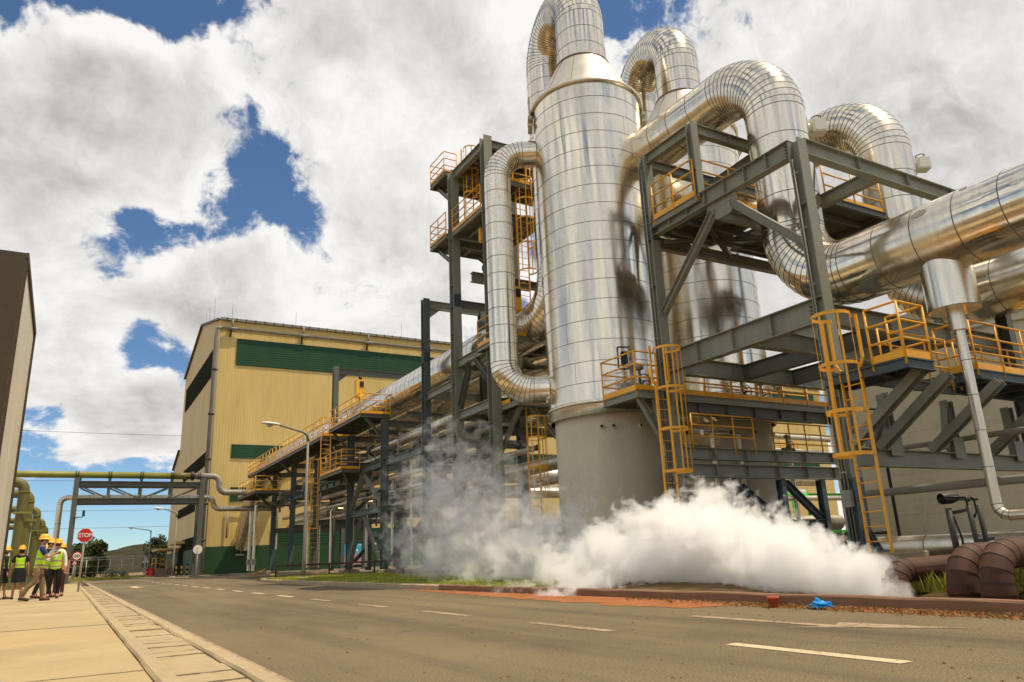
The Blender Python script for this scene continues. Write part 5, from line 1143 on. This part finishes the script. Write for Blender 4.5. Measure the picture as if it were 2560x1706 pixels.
# ------------------------------------------------------------------ rusty vent pipes at the kerb
def vent(label, y, z, x0, r, x1, zend, rb):
    t = thing('vent_pipe', label, 'pipe', (x0, y, zend), 'rusty vent pipes at the kerb')
    st_ = route([(x1, y+.02, z+.04), (x0, y, z), (x0, y, zend)], rb, .9, radians(22.5)); mb = MB(); fr = frames(st_)
    clad_pipe(mb, st_, r, 28, .012, .005); o = mb.build('pipe_run', [M['rust'], M['dark']], t)
    mb = MB(); mb.rev([(r-.03, 0), (r+.012, 0), (r+.015, .03), (r+.01, .13)], (x0, y, zend+.16), 28); mb.build('end_collar', M['rust'], t); return t
vent('rusty vent pipe elbow at the kerb, right of the close pair', 5.50, .60, 10.05, .185, 17, -.06, .34)
vent('rusty vent pipe elbow at the kerb, left of the close pair', 6.05, .56, 10.25, .185, 17, -.06, .34)
vent('lower rusty pipe elbow breathing steam at the kerb', 6.98, .40, 10.2, .165, 14.5, .02, .28)
vent('rusty pipe lying behind the lower steaming elbow', 7.55, .34, 11.2, .15, 16, -.04, .26)
# litter at the kerb
t = thing('plastic_bag', 'crumpled bright blue plastic bag against the kerb', 'bag', (8.56, 6.95, 0))
bm = bmesh.new(); bmesh.ops.create_icosphere(bm, subdivisions=4, radius=1)
for v in bm.verts:
    n_ = v.co.copy(); k = 1+.22*sin(n_.x*7+n_.y*3)+.16*sin(n_.z*9+n_.x*4)+.12*sin(n_.y*13-n_.z*5)+random.uniform(-.04, .04); v.co = V3((n_.x*.085*k, n_.y*.12*k, max(-.02, n_.z*.055*k*(1+.5*(n_.y > .2)))+.04))
me = bpy.data.meshes.new('bag'); bm.to_mesh(me); bm.free(); me.materials.append(M['bluebag']); o = bpy.data.objects.new('bag_body', me); COL.objects.link(o); o.parent = t
mb = MB(); mb.tube([(8.56, 7.03, .03), (8.55, 7.12, .05), (8.54, 7.17, .025)], [.03, .012, .022], 8); mb.build('bag_knot', M['bluebag'], t)
t = thing('flower_pot', 'small terracotta flower pot standing at the kerb', 'pot', (8.5, 7.7, 0))
mb = MB(); mb.rev([(.001, .002), (.052, .002), (.072, .11), (.082, .11), (.084, .145), (.07, .145), (.062, .03), (.001, .028)], (8.5, 7.7, 0), 24); mb.build('pot_body', M['pot'], t)
# ------------------------------------------------------------------ people
def skin_mesh(name, J, E, root, sub=2):
    """J = {joint: (x, y, z, rx, ry)}; grows one continuous skin over the edges"""
    ks = list(J); me = bpy.data.meshes.new(name); me.from_pydata([J[k][:3] for k in ks], [(ks.index(a), ks.index(b)) for a, b in E], [])
    o = bpy.data.objects.new(name, me); COL.objects.link(o); o.modifiers.new('skin', 'SKIN').use_smooth_shade = True
    if sub: s = o.modifiers.new('sub', 'SUBSURF'); s.levels = s.render_levels = sub
    for i, k in enumerate(ks):
        d = me.skin_vertices[0].data[i]; d.radius = J[k][3:5]; d.use_root = (k == root)
    dg = bpy.context.evaluated_depsgraph_get(); out = bpy.data.meshes.new_from_object(o.evaluated_get(dg)); bpy.data.objects.remove(o); out.name = name
    return out
def put(name, me, mats, parent, rz, s, choose=None):
    for v in me.vertices: v.co = Matrix.Rotation(rz, 3, 'Z') @ (v.co*s)
    keep = [p.material_index for p in me.polygons]; me.materials.clear()
    for mt in mats: me.materials.append(mt)
    me.polygons.foreach_set('material_index', [min(k, len(mats)-1) for k in keep])
    o = bpy.data.objects.new(name, me); COL.objects.link(o); o.parent = parent; return o
def mbmesh(mb, name):
    me = bpy.data.meshes.new(name); me.from_pydata([tuple(v) for v in mb.v], [], mb.f); me.polygons.foreach_set('material_index', mb.m); me.polygons.foreach_set('use_smooth', mb.s); me.update(); return me
def person(label, x, y, face, h, top, vest, legs, arms, legpose, skirt=None, sleeves=.5, band=True, hair=.0, glasses=False, shoes='shoe', stoop=0, look=0):
    """face = heading in degrees (0 looks away along the road); arms = ((elbow), (wrist)) x2 left/right; legpose = ((knee), (ankle)) x2"""
    t = thing('person', label, 'person', (x, y, .122), 'visitors in helmets on the pavement'); rz = radians(face); s = h/1.75
    J = {'pelvis': (0, 0, .96, .135, .10), 'waist': (0, .01, 1.10, .125, .095), 'chest': (0, .015+stoop*.4, 1.30, .15, .105), 'collar': (0, stoop*.7, 1.44, .085, .07), 'neck': (0, .01+stoop, 1.52, .052, .055), 'skull': (0, .025+stoop, 1.615, .072, .086), 'crown': (0, .015+stoop, 1.70, .066, .08)}
    E = [('pelvis', 'waist'), ('waist', 'chest'), ('chest', 'collar'), ('collar', 'neck'), ('neck', 'skull'), ('skull', 'crown')]
    ca, sa = cos(look), sin(look)
    J['nose'] = (-.105*sa, .105*ca+.02+stoop, 1.60, .012, .016); J['chin'] = (-.06*sa, .06*ca+.02+stoop, 1.545, .034, .03); E += [('skull', 'nose'), ('skull', 'chin')]
    for i, sd in ((0, -1), (1, 1)):
        n = 'lr'[i]; el, wr = arms[i]; kn, an = legpose[i]
        J['ear'+n] = (sd*.085*ca, .01+stoop+sd*.085*sa, 1.61, .01, .02); E.append(('skull', 'ear'+n))
        J['sh'+n] = (sd*.175, stoop*.7, 1.40, .062, .062); J['el'+n] = (*el, .042, .042); J['wr'+n] = (*wr, .028, .03); E += [('collar', 'sh'+n), ('sh'+n, 'el'+n), ('el'+n, 'wr'+n)]
        d = (V3(wr)-V3(el)).normalized(); pm = V3(wr)+d*.075; sdv = V3((1, 0, 0)) if abs(d.x) < .8 else V3((0, 1, 0)); sdv = (sdv-d*sdv.dot(d)).normalized(); fr = sdv.cross(d)
        if fr.y < 0: fr = -fr
        J['palm'+n] = (*pm, .036, .018); E.append(('wr'+n, 'palm'+n))
        for f in range(4):
            b = pm+sdv*((f-1.5)*.019)+d*.03; m_ = b+d*(.035-.004*abs(f-1.3))+fr*.012; e_ = m_+d*(.022-.003*abs(f-1.3))+fr*.026
            J[f'f{f}{n}'] = (*b, .009, .009); J[f'g{f}{n}'] = (*m_, .0085, .0085); J[f'h{f}{n}'] = (*e_, .007, .007); E += [('palm'+n, f'f{f}{n}'), (f'f{f}{n}', f'g{f}{n}'), (f'g{f}{n}', f'h{f}{n}')]
        b = pm-sdv*sd*.04-d*.015+fr*.012; J['t0'+n] = (*b, .011, .011); J['t1'+n] = (*(b+d*.035+fr*.022), .009, .009); E += [('palm'+n, 't0'+n), ('t0'+n, 't1'+n)]
        J['hip'+n] = (sd*.095, 0, .90, .088, .088); J['kn'+n] = (*kn, .058, .058); J['ca'+n] = ((kn[0]+an[0])/2, (kn[1]+an[1])/2-.02, (kn[2]+an[2])/2+.06, .052, .055); J['an'+n] = (*an, .038, .04)
        J['heel'+n] = (an[0], an[1]-.04, an[2]-.055, .035, .03); J['toe'+n] = (an[0]+sd*.02, an[1]+.15, max(.025, an[2]-.075), .042, .024); E += [('pelvis', 'hip'+n), ('hip'+n, 'kn'+n), ('kn'+n, 'ca'+n), ('ca'+n, 'an'+n), ('an'+n, 'heel'+n), ('an'+n, 'toe'+n)]
    body = skin_mesh('body', J, E, 'pelvis', 1)
    put('body', body, [M['skin']], t, rz, s)
    sub = lambda ks, g: {k: (*J[k][:3], J[k][3]+g, J[k][4]+g) for k in ks}
    # eyes and brows on the face
    mb = MB(); c = V3((0, .025+stoop, 1.63))
    for sd in (-1, 1):
        q = c+V3((sd*.03*ca-.078*sa, .078*ca+sd*.03*sa, 0)); mb.rev([(.001, -.009), (.009, -.005), (.011, 0), (.009, .005), (.001, .009)], q, 8)
        if glasses: mb.bar(q+V3((-.03, .014, -.022)), q+V3((.03, .014, -.022)), .012, .045)
    if glasses: mb.bar(c+V3((-.08, .06, 0)), c+V3((-.08, -.03, 0)), .006, .01); mb.bar(c+V3((.08, .06, 0)), c+V3((.08, -.03, 0)), .006, .01)
    put('eyes' if not glasses else 'sunglasses', mbmesh(mb, 'eyes'), [M['black']], t, rz, s)
    mb = MB(); mb.rev([(.001, .09), (.05, .08), (.075, .05), (.082, .0), (.07, -.05-hair*.3)], (0, .005+stoop, 1.645), 14); put('hair', mbmesh(mb, 'hair'), [M['hair']], t, rz, s)
    # clothes
    if legs:
        tj = sub(['pelvis', 'hipl', 'hipr', 'knl', 'knr', 'cal', 'car'], .018)
        for n in 'lr': q = J['an'+n]; tj['an'+n] = (q[0], q[1], q[2]-.01, .058, .062)
        tj['waist'] = (0, .01, 1.04, .14, .112)
        put('trousers', skin_mesh('trousers', tj, [('waist', 'pelvis')]+[e for n in 'lr' for e in (('pelvis', 'hip'+n), ('hip'+n, 'kn'+n), ('kn'+n, 'ca'+n), ('ca'+n, 'an'+n))], 'pelvis', 1), [M[legs]], t, rz, s)
    if skirt:
        mb = MB(); n = 24; pr = [(.155, 1.04), (.19, .9), (.21, .72), (.225, .55)]
        vs = []; fs = []
        for r, z in pr: vs += [(r*(1+.05*sin(7*a))*cos(a), r*.78*(1+.05*sin(7*a))*sin(a), z) for a in [2*pi*i/n for i in range(n)]]
        fs = [(k*n+i, (k+1)*n+i, (k+1)*n+(i+1) % n, k*n+(i+1) % n) for k in range(3) for i in range(n)]
        mb.add(vs, fs, 0, True); put('skirt', mbmesh(mb, 'skirt'), [M[skirt]], t, rz, s)
    sj = sub(['pelvis', 'waist', 'chest', 'collar', 'shl', 'shr'], .016); sj['tail'] = (0, 0, .86, .155, .122); se = [('tail', 'pelvis'), ('pelvis', 'waist'), ('waist', 'chest'), ('chest', 'collar'), ('collar', 'shl'), ('collar', 'shr')]
    for n in 'lr':
        a, b = V3(J['sh'+n][:3]), V3(J['el'+n][:3]); c_ = V3(J['wr'+n][:3])
        if sleeves > .9: sj['el'+n] = (*b, .056, .056); sj['cu'+n] = (*(b+(c_-b)*.88), .042, .042); se += [('sh'+n, 'el'+n), ('el'+n, 'cu'+n)]
        else: sj['el'+n] = (*(a+(b-a)*.75), .066, .066); se += [('sh'+n, 'el'+n)]
    put('shirt', skin_mesh('shirt', sj, se, 'waist', 1), [M[top]], t, rz, s)
    vj = sub(['pelvis', 'waist', 'chest', 'collar'], .032); vj['pelvis'] = (0, 0, .95, .168, .135); vj['hem'] = (0, 0, .84, .175, .14); vj['shl'] = (-.135, stoop*.7, 1.415, .06, .075); vj['shr'] = (.135, stoop*.7, 1.415, .06, .075)
    vm = skin_mesh('vest', vj, [('hem', 'pelvis'), ('pelvis', 'waist'), ('waist', 'chest'), ('chest', 'collar'), ('collar', 'shl'), ('collar', 'shr')], 'waist', 3)
    for p in vm.polygons:
        z, xx, yy = p.center.z, p.center.x, p.center.y
        p.material_index = 1 if (band and (0.93 < z < 0.985 or 1.10 < z < 1.155)) else 2 if (yy > .03+stoop*.4 and z > 1.17 and abs(xx) < .085*(z-1.15)/.28) else 0
    put('vest', vm, [M[vest], M['hivis_band'], M[top]], t, rz, s)
    mb = MB(); n = 20; pr = [(.150, .0), (.148, .012), (.122, .018), (.122, .05), (.105, .10), (.07, .135), (.02, .152), (.001, .153)]
    vs = []
    for r, z in pr: vs += [(r*.88*cos(a), (r*1.06+(.045 if (sin(a) > .3 and z < .015) else 0))*sin(a)+.012+stoop, 1.665+z) for a in [2*pi*i/n for i in range(n)]]
    mb.add(vs, [(k*n+i, k*n+(i+1) % n, (k+1)*n+(i+1) % n, (k+1)*n+i) for k in range(len(pr)-1) for i in range(n)], 0, True)
    mb.bar((0, -.09+stoop, 1.80), (0, .10+stoop, 1.80), .035, .03); put('helmet', mbmesh(mb, 'helmet'), [M['helmet']], t, rz, s)
    for n in 'lr':
        mb = MB(); a = V3(J['an'+n][:3]); q = V3(J['toe'+n][:3]); hl = V3(J['heel'+n][:3])
        mb.tube([hl+V3((0, -.03, .0)), hl+V3((0, .03, .012)), (hl+q)/2+V3((0, 0, .012)), q, q+V3((0, .045, -.004))], [.038, .05, .05, .045, .022], 10); put('shoe', mbmesh(mb, 'shoe'), [M[shoes]], t, rz, s)
    return t
STAND = (((-.11, .01, .50), (-.12, -.02, .09)), ((.11, .02, .50), (.13, 0, .09)))
STRIDE = (((-.10, .13, .50), (-.10, .17, .09)), ((.10, -.06, .51), (.10, -.33, .13)))
DOWN = (((-.24, -.02, 1.13), (-.26, .04, .88)), ((.24, -.02, 1.13), (.26, .04, .88)))
HOLD = (((-.21, .16, 1.16), (-.08, .36, 1.27)), ((.21, .16, 1.16), (.07, .36, 1.27)))
person('striding person in navy shirt, khaki trousers and sunglasses holding up a small camera', -.74, 26.4, -88, 1.80, 'cloth_navy', 'hivis', 'cloth_khaki', HOLD, STRIDE, glasses=True, stoop=.04)
person('person in black trousers looking right, half hidden behind the striding man with the camera', -.62, 29.3, -80, 1.80, 'cloth_black', 'hivis', 'cloth_black', HOLD, (((-.10, .12, .5), (-.1, .2, .09)), ((.1, -.08, .5), (.1, -.28, .11))), stoop=.03)
person('bearded person in white long sleeved shirt and black trousers facing the camera', -.34, 28.3, 172, 1.74, 'cloth_white', 'hivis', 'cloth_black', (((-.25, .0, 1.13), (-.28, .06, .88)), ((.22, .12, 1.13), (.10, .30, 1.20))), STAND, sleeves=1, glasses=True)
person('person in orange vest and maroon trousers hidden behind the white shirted man', -.22, 30.2, 160, 1.66, 'cloth_maroon', 'hivis_orange', 'cloth_maroon', DOWN, STAND)
person('person in knee length black skirt seen from behind at the riser pipes', -1.36, 29.8, -6, 1.62, 'cloth_black', 'hivis', None, DOWN, STAND, skirt='cloth_black', hair=.2)
person('leftmost person, black top and skirt, partly behind the steel cabinet', -1.82, 30.4, -70, 1.62, 'cloth_black', 'hivis', None, DOWN, (((-.10, .10, .5), (-.1, .16, .09)), ((.1, -.08, .5), (.1, -.2, .1))), skirt='cloth_black', sleeves=1, hair=.2)
person('person in pale cream trousers mostly hidden behind the two men with cameras', -.78, 32.6, 178, 1.70, 'cloth_white', 'hivis', 'cloth_cream', DOWN, STAND)
t = thing('compact_camera', 'small silver and black camera held up by the man in the navy shirt', 'camera', (-.36, 26.45, 1.45))
mb = MB(); mb.box(-.40, -.30, 26.37, 26.53, 1.40, 1.49); mb.build('camera_body', M['black'], t); mb = MB(); mb.box(-.395, -.305, 26.39, 26.51, 1.491, 1.515); mb.build('top_plate', M['sign_back'], t)
mb = MB(); mb.rev([(.03, 0), (.034, .06), (.02, .062)], (-.30, 26.45, 1.445), 12, 0, True, False, (1, 0, 0)); mb.build('lens', M['dark'], t)
t = thing('video_camera', 'black camera held at chest height between the two standing men', 'camera', (-.26, 29.25, 1.4))
mb = MB(); mb.bar((-.26, 29.25, 1.44), (-.10, 29.15, 1.36), .09, .1); mb.build('camera_body', M['black'], t); mb = MB(); mb.rev([(.035, 0), (.042, .1), (.03, .102)], (-.10, 29.15, 1.36), 12, 0, True, False, (.8, -.4, -.4)); mb.build('lens', M['dark'], t)

# ------------------------------------------------------------------ steam
PUFFS = [  # x, y, z, radius, vertical squeeze, strength
    (9.95, 6.85, .12, .34, .8, .8), (10.2, 7.3, .30, .46, 1, 1.05), (10.35, 7.9, .36, .64, .9, 1.15), (10.5, 8.7, .44, .82, .9, 1.15), (10.6, 9.6, .58, .96, .95, 1.15),
    (10.7, 10.6, .78, 1.14, .95, 1.1), (10.75, 11.6, .88, 1.22, .95, 1.05), (10.7, 12.5, .75, 1.12, .95, .95), (10.5, 13.5, .55, 1.15, .9, .85), (10.3, 14.7, .25, 1.15, .7, .8), (9.6, 13.4, .1, 1.1, .5, .72),
    (8.8, 13.2, -.1, .8, .5, .6), (8.9, 15.5, -.1, .8, .5, .5), (11, 16.4, .35, 1.6, .7, .7), (11.3, 18.4, .7, 2.0, .85, .64), (11.5, 20.8, 1.0, 2.3, .9, .56), (11.7, 23.2, 1.7, 2.4, 1.1, .47), (12.0, 25.4, 2.7, 2.1, 1.2, .36), (12.1, 26.4, .8, 2.2, .8, .40)]
def steam_obj():
    mb = MB()      # tight hull: a tube of elliptical rings round the plume
    rings = [(9.7, 6.45, -.05, .25, .15), (9.9, 6.75, .22, .55, .35), (10.2, 7.5, .4, 1.05, .78), (10.5, 8.7, .6, 1.4, 1.15), (10.6, 10.4, .95, 1.9, 1.6), (10.2, 12, .95, 2.35, 1.85), (10.0, 13.6, .8, 2.5, 1.8), (10.2, 15.2, .7, 2.5, 1.6), (11, 17.5, 1.2, 2.5, 2.0), (11.5, 20.5, 1.7, 2.8, 2.7), (11.9, 24, 2.4, 3.0, 3.4), (12.3, 27.5, 3.2, 2.9, 3.6), (12.7, 30.4, 3.9, 2.4, 3.0), (12.9, 32, 4.2, .6, .8)]
    n = 16; vs = []
    for x, y, z, a, b in rings: vs += [(x+a*cos(w), y, max(-.03, z+b*sin(w))) for w in [2*pi*i/n for i in range(n)]]
    fs = [(k*n+i, (k+1)*n+i, (k+1)*n+(i+1) % n, k*n+(i+1) % n) for k in range(len(rings)-1) for i in range(n)]
    fs += [tuple(range(n)), tuple((len(rings)-1)*n+i for i in reversed(range(n)))]
    mb.add(vs, fs); m = bpy.data.materials.new('steam'); m.use_nodes = True; nn = m.node_tree; nn.nodes.clear()
    out = node(nn, 'ShaderNodeOutputMaterial'); pv = node(nn, 'ShaderNodeVolumePrincipled'); link(nn, pv.outputs[0], out.inputs['Volume'])
    p = position(nn); acc = None
    for x, y, z, r, sq, st in PUFFS:
        d = node(nn, 'ShaderNodeVectorMath', operation='SUBTRACT'); link(nn, p, d.inputs[0]); d.inputs[1].default_value = (x, y, z)
        e = node(nn, 'ShaderNodeVectorMath', operation='MULTIPLY'); link(nn, d.outputs[0], e.inputs[0]); e.inputs[1].default_value = (1/r, 1/r, 1/(r*sq))
        l = node(nn, 'ShaderNodeVectorMath', operation='LENGTH'); link(nn, e.outputs[0], l.inputs[0])
        v = mth(nn, 'MULTIPLY', mth(nn, 'SUBTRACT', 1.0, l.outputs['Value']), st)
        acc = v if acc is None else mth(nn, 'SMOOTH_MAX', acc, v, .12)
    wv = noise(nn, .9, 2, .5, p); wp = node(nn, 'ShaderNodeVectorMath', operation='MULTIPLY_ADD'); link(nn, wv.outputs['Color'], wp.inputs[0]); wp.inputs[1].default_value = (.7, .7, .7); link(nn, p, wp.inputs[2])
    n1 = noise(nn, 1.8, 8, .66, wp.outputs[0])
    n2 = noise(nn, 7.5, 4, .6, wp.outputs[0]); acc = mth(nn, 'ADD', acc, mth(nn, 'MULTIPLY', mth(nn, 'SUBTRACT', n2.outputs[0], .5), .55))
    f = mth(nn, 'ADD', acc, mth(nn, 'MULTIPLY', mth(nn, 'SUBTRACT', n1.outputs[0], .5), 3.0))
    mr = node(nn, 'ShaderNodeMapRange', interpolation_type='SMOOTHSTEP'); link(nn, f, mr.inputs[0]); mr.inputs[1].default_value = .16; mr.inputs[2].default_value = .36; mr.inputs[3].default_value = 0; mr.inputs[4].default_value = 1
    sy = node(nn, 'ShaderNodeSeparateXYZ'); link(nn, p, sy.inputs[0])
    th = node(nn, 'ShaderNodeMapRange'); link(nn, sy.outputs[1], th.inputs[0]); th.inputs[1].default_value = 12.0; th.inputs[2].default_value = 19; th.inputs[3].default_value = 4.4; th.inputs[4].default_value = .75
    link(nn, mth(nn, 'MULTIPLY', mr.outputs[0], th.outputs[0]), pv.inputs['Density'])
    pv.inputs['Color'].default_value = (1.0, .997, .99, 1); pv.inputs['Anisotropy'].default_value = .15
    m.cycles.volume_step_rate = .05
    o = struct(mb.build('steam', m), 'stuff'); o['label'] = 'white steam billowing from the rusty pipe along the kerb'; return o
steam_obj()

# ------------------------------------------------------------------ sun and sky
EL, SUNV = radians(67), V3((.80, -.60, 0)).normalized()
sd = V3((SUNV.x*cos(EL), SUNV.y*cos(EL), sin(EL)))
L = bpy.data.lights.new('sun', 'SUN'); L.energy = 4.9; L.angle = radians(.53); L.color = (1.0, .87, .65)
lo = bpy.data.objects.new('sun', L); COL.objects.link(lo); lo.rotation_euler = sd.to_track_quat('Z', 'Y').to_euler(); lo.location = (0, 0, 60)
W = bpy.data.worlds.new('World'); scene.world = W; W.use_nodes = True; W.cycles.sampling_method = 'MANUAL'; W.cycles.sample_map_resolution = 512; n = W.node_tree; bg = n.nodes['Background']
sky = node(n, 'ShaderNodeTexSky', sky_type='NISHITA'); sky.sun_disc = False; sky.sun_elevation = EL; sky.sun_rotation = atan2(SUNV.x, SUNV.y); sky.altitude = 1800; sky.air_density = 1; sky.dust_density = .6; sky.ozone_density = 2
tc = node(n, 'ShaderNodeTexCoord'); dirv = tc.outputs['Generated']
sep = node(n, 'ShaderNodeSeparateXYZ'); link(n, dirv, sep.inputs[0])
zl = mth(n, 'MULTIPLY', mth(n, 'LOGARITHM', mth(n, 'ADD', mth(n, 'MAXIMUM', sep.outputs[2], 0.0), .16), math.e), .62)
cb_ = node(n, 'ShaderNodeCombineXYZ'); link(n, sep.outputs[0], cb_.inputs[0]); link(n, sep.outputs[1], cb_.inputs[1]); link(n, zl, cb_.inputs[2])
pv_ = cb_.outputs[0]
def offs(v, o):
    a = node(n, 'ShaderNodeVectorMath', operation='ADD'); link(n, v, a.inputs[0]); a.inputs[1].default_value = o; return a.outputs[0]
wz = noise(n, 14, 3, .6, pv_); wv_ = node(n, 'ShaderNodeVectorMath', operation='MULTIPLY_ADD'); link(n, wz.outputs['Color'], wv_.inputs[0]); wv_.inputs[1].default_value = (.035, .035, .035); link(n, pv_, wv_.inputs[2]); pw = wv_.outputs[0]
def dens(p, det, sc=6.0, rough=.6):
    a = noise(n, sc, det, rough, p, .2)
    return mth(n, 'ADD', mth(n, 'MULTIPLY', mth(n, 'SUBTRACT', a.outputs[0], .5), 2.5), .5)
d1 = dens(pw, 10, 6.0, .64)
e1 = dens(pw, 5, 6.0, .64); d2 = dens(offs(pw, (.014, -.010, .030)), 5, 6.0, .64)
puff = noise(n, 19, 8, .6, pw)
HOLES = [((250, 590), 4.2, .30), ((330, 620), 4.2, .32), ((430, 590), 3.6, .30), ((520, 545), 3.4, .30), ((600, 480), 4.2, .36), ((650, 420), 3.0, .26), ((770, 560), 4.0, .40), ((720, 500), 2.6, .22), ((745, 385), 2.6, .20), ((690, 310), 3.0, .17), ((580, 270), 3.0, .18), ((640, 240), 2.4, .12), ((920, 225), 3.6, .38), ((840, 205), 2.2, .26), ((410, 15), 4.2, .38), ((290, -20), 4.8, .42), ((120, -70), 6, .46), ((560, 40), 3.2, .16), ((1600, 40), 4.4, .55), ((1560, 220), 3.2, .4), ((400, 880), 3.4, .36), ((290, 885), 3.6, .34), ((470, 950), 3, .28), ((170, 1000), 2.4, .22), ((330, 1340), 6.5, .46), ((150, 1330), 6.5, .46), ((110, 1120), 3, .24), ((500, 1350), 8, .4), ((70, 1260), 4, .24), ((2080, 1000), 5, .3)]
FILLS = [((250, 330), 10, .28), ((600, 700), 6.5, .34), ((330, 770), 7, .30), ((300, 1020), 4.5, .38), ((420, 1040), 3.6, .38), ((240, 1110), 3.2, .34), ((1080, 400), 13, .36), ((1150, 100), 12, .36), ((800, 100), 8, .28), ((2200, 300), 26, .42), ((950, 680), 10, .32), ((90, 160), 9, .30), ((60, 460), 8, .34), ((110, 740), 7, .32), ((470, 420), 5, .26), ((400, 170), 7, .26), ((520, 670), 3, .22), ((120, 1180), 3, .14), ((420, 1165), 2.4, .2), ((200, 1235), 2, .16), ((850, 420), 6, .2), ((540, 170), 3.5, .18), ((610, 370), 2.2, .12)]
acc = d1
for L_, sg in ((HOLES, -1), (FILLS, 1)):
    for (px, py), rad, amt in L_:
        dv = node(n, 'ShaderNodeVectorMath', operation='DOT_PRODUCT'); link(n, dirv, dv.inputs[0]); dv.inputs[1].default_value = pdir(px, py)
        mr = node(n, 'ShaderNodeMapRange', interpolation_type='SMOOTHSTEP'); link(n, dv.outputs['Value'], mr.inputs[0]); mr.inputs[1].default_value = cos(radians(rad)); mr.inputs[2].default_value = cos(radians(rad*.1)); mr.inputs[3].default_value = 0; mr.inputs[4].default_value = amt if sg > 0 else -.86*amt
        acc = mth(n, 'ADD', acc, mr.outputs[0])
acc = mth(n, 'ADD', acc, .03)
cov = node(n, 'ShaderNodeMapRange', interpolation_type='SMOOTHSTEP'); link(n, mth(n, 'ADD', acc, mth(n, 'MULTIPLY', mth(n, 'SUBTRACT', puff.outputs[0], .5), 1.3)), cov.inputs[0]); cov.inputs[1].default_value = .30; cov.inputs[2].default_value = .60; cov.inputs[3].default_value = 0; cov.inputs[4].default_value = 1
emb = mth(n, 'SUBTRACT', e1, d2)
big = noise(n, 3.0, 5, .5, offs(pv_, (3.1, 1.7, .4)))
thick = node(n, 'ShaderNodeMapRange', interpolation_type='SMOOTHSTEP'); link(n, mth(n, 'ADD', mth(n, 'MULTIPLY', acc, .30), mth(n, 'MULTIPLY', big.outputs[0], .9)), thick.inputs[0]); thick.inputs[1].default_value = .62; thick.inputs[2].default_value = .90; thick.inputs[3].default_value = 0; thick.inputs[4].default_value = 1
lum = mth(n, 'ADD', mth(n, 'SUBTRACT', 9.7, mth(n, 'MULTIPLY', thick.outputs[0], 3.0)), mth(n, 'MULTIPLY', emb, 5.4))
lum = mth(n, 'MINIMUM', mth(n, 'MAXIMUM', lum, 4.2), 10.2)
fz = node(n, 'ShaderNodeVectorMath', operation='DOT_PRODUCT'); link(n, dirv, fz.inputs[0]); fz.inputs[1].default_value = (-.6, -.8, 0)
bk = node(n, 'ShaderNodeMapRange', interpolation_type='SMOOTHSTEP'); link(n, fz.outputs['Value'], bk.inputs[0]); bk.inputs[1].default_value = -.15; bk.inputs[2].default_value = .6; bk.inputs[3].default_value = 1.0; bk.inputs[4].default_value = 1.1
lum = mth(n, 'MULTIPLY', lum, bk.outputs[0])          # added fill: unseen sky behind the view made brighter
cc = node(n, 'ShaderNodeVectorMath', operation='SCALE'); cc.inputs[0].default_value = (1.0, .985, .955); link(n, lum, cc.inputs['Scale'])
sk = node(n, 'ShaderNodeVectorMath', operation='MULTIPLY'); link(n, sky.outputs[0], sk.inputs[0]); sk.inputs[1].default_value = (.98, 1.18, 1.28)
link(n, mixc(n, cov.outputs[0], sk.outputs[0], cc.outputs[0]), bg.inputs['Color']); bg.inputs['Strength'].default_value = .10

vs = scene.view_settings; vs.view_transform = 'Standard'; vs.look = 'None'; vs.gamma = 1; vs.use_curve_mapping = False; vs.exposure = -.1
cy = scene.cycles; cy.use_denoising = True; cy.max_bounces = 14; cy.volume_bounces = 12; cy.diffuse_bounces = 3; cy.glossy_bounces = 4; cy.transparent_max_bounces = 4
cy.volume_max_steps = 512; cy.use_adaptive_sampling = True; cy.adaptive_threshold = .03; cy.sample_clamp_indirect = 8
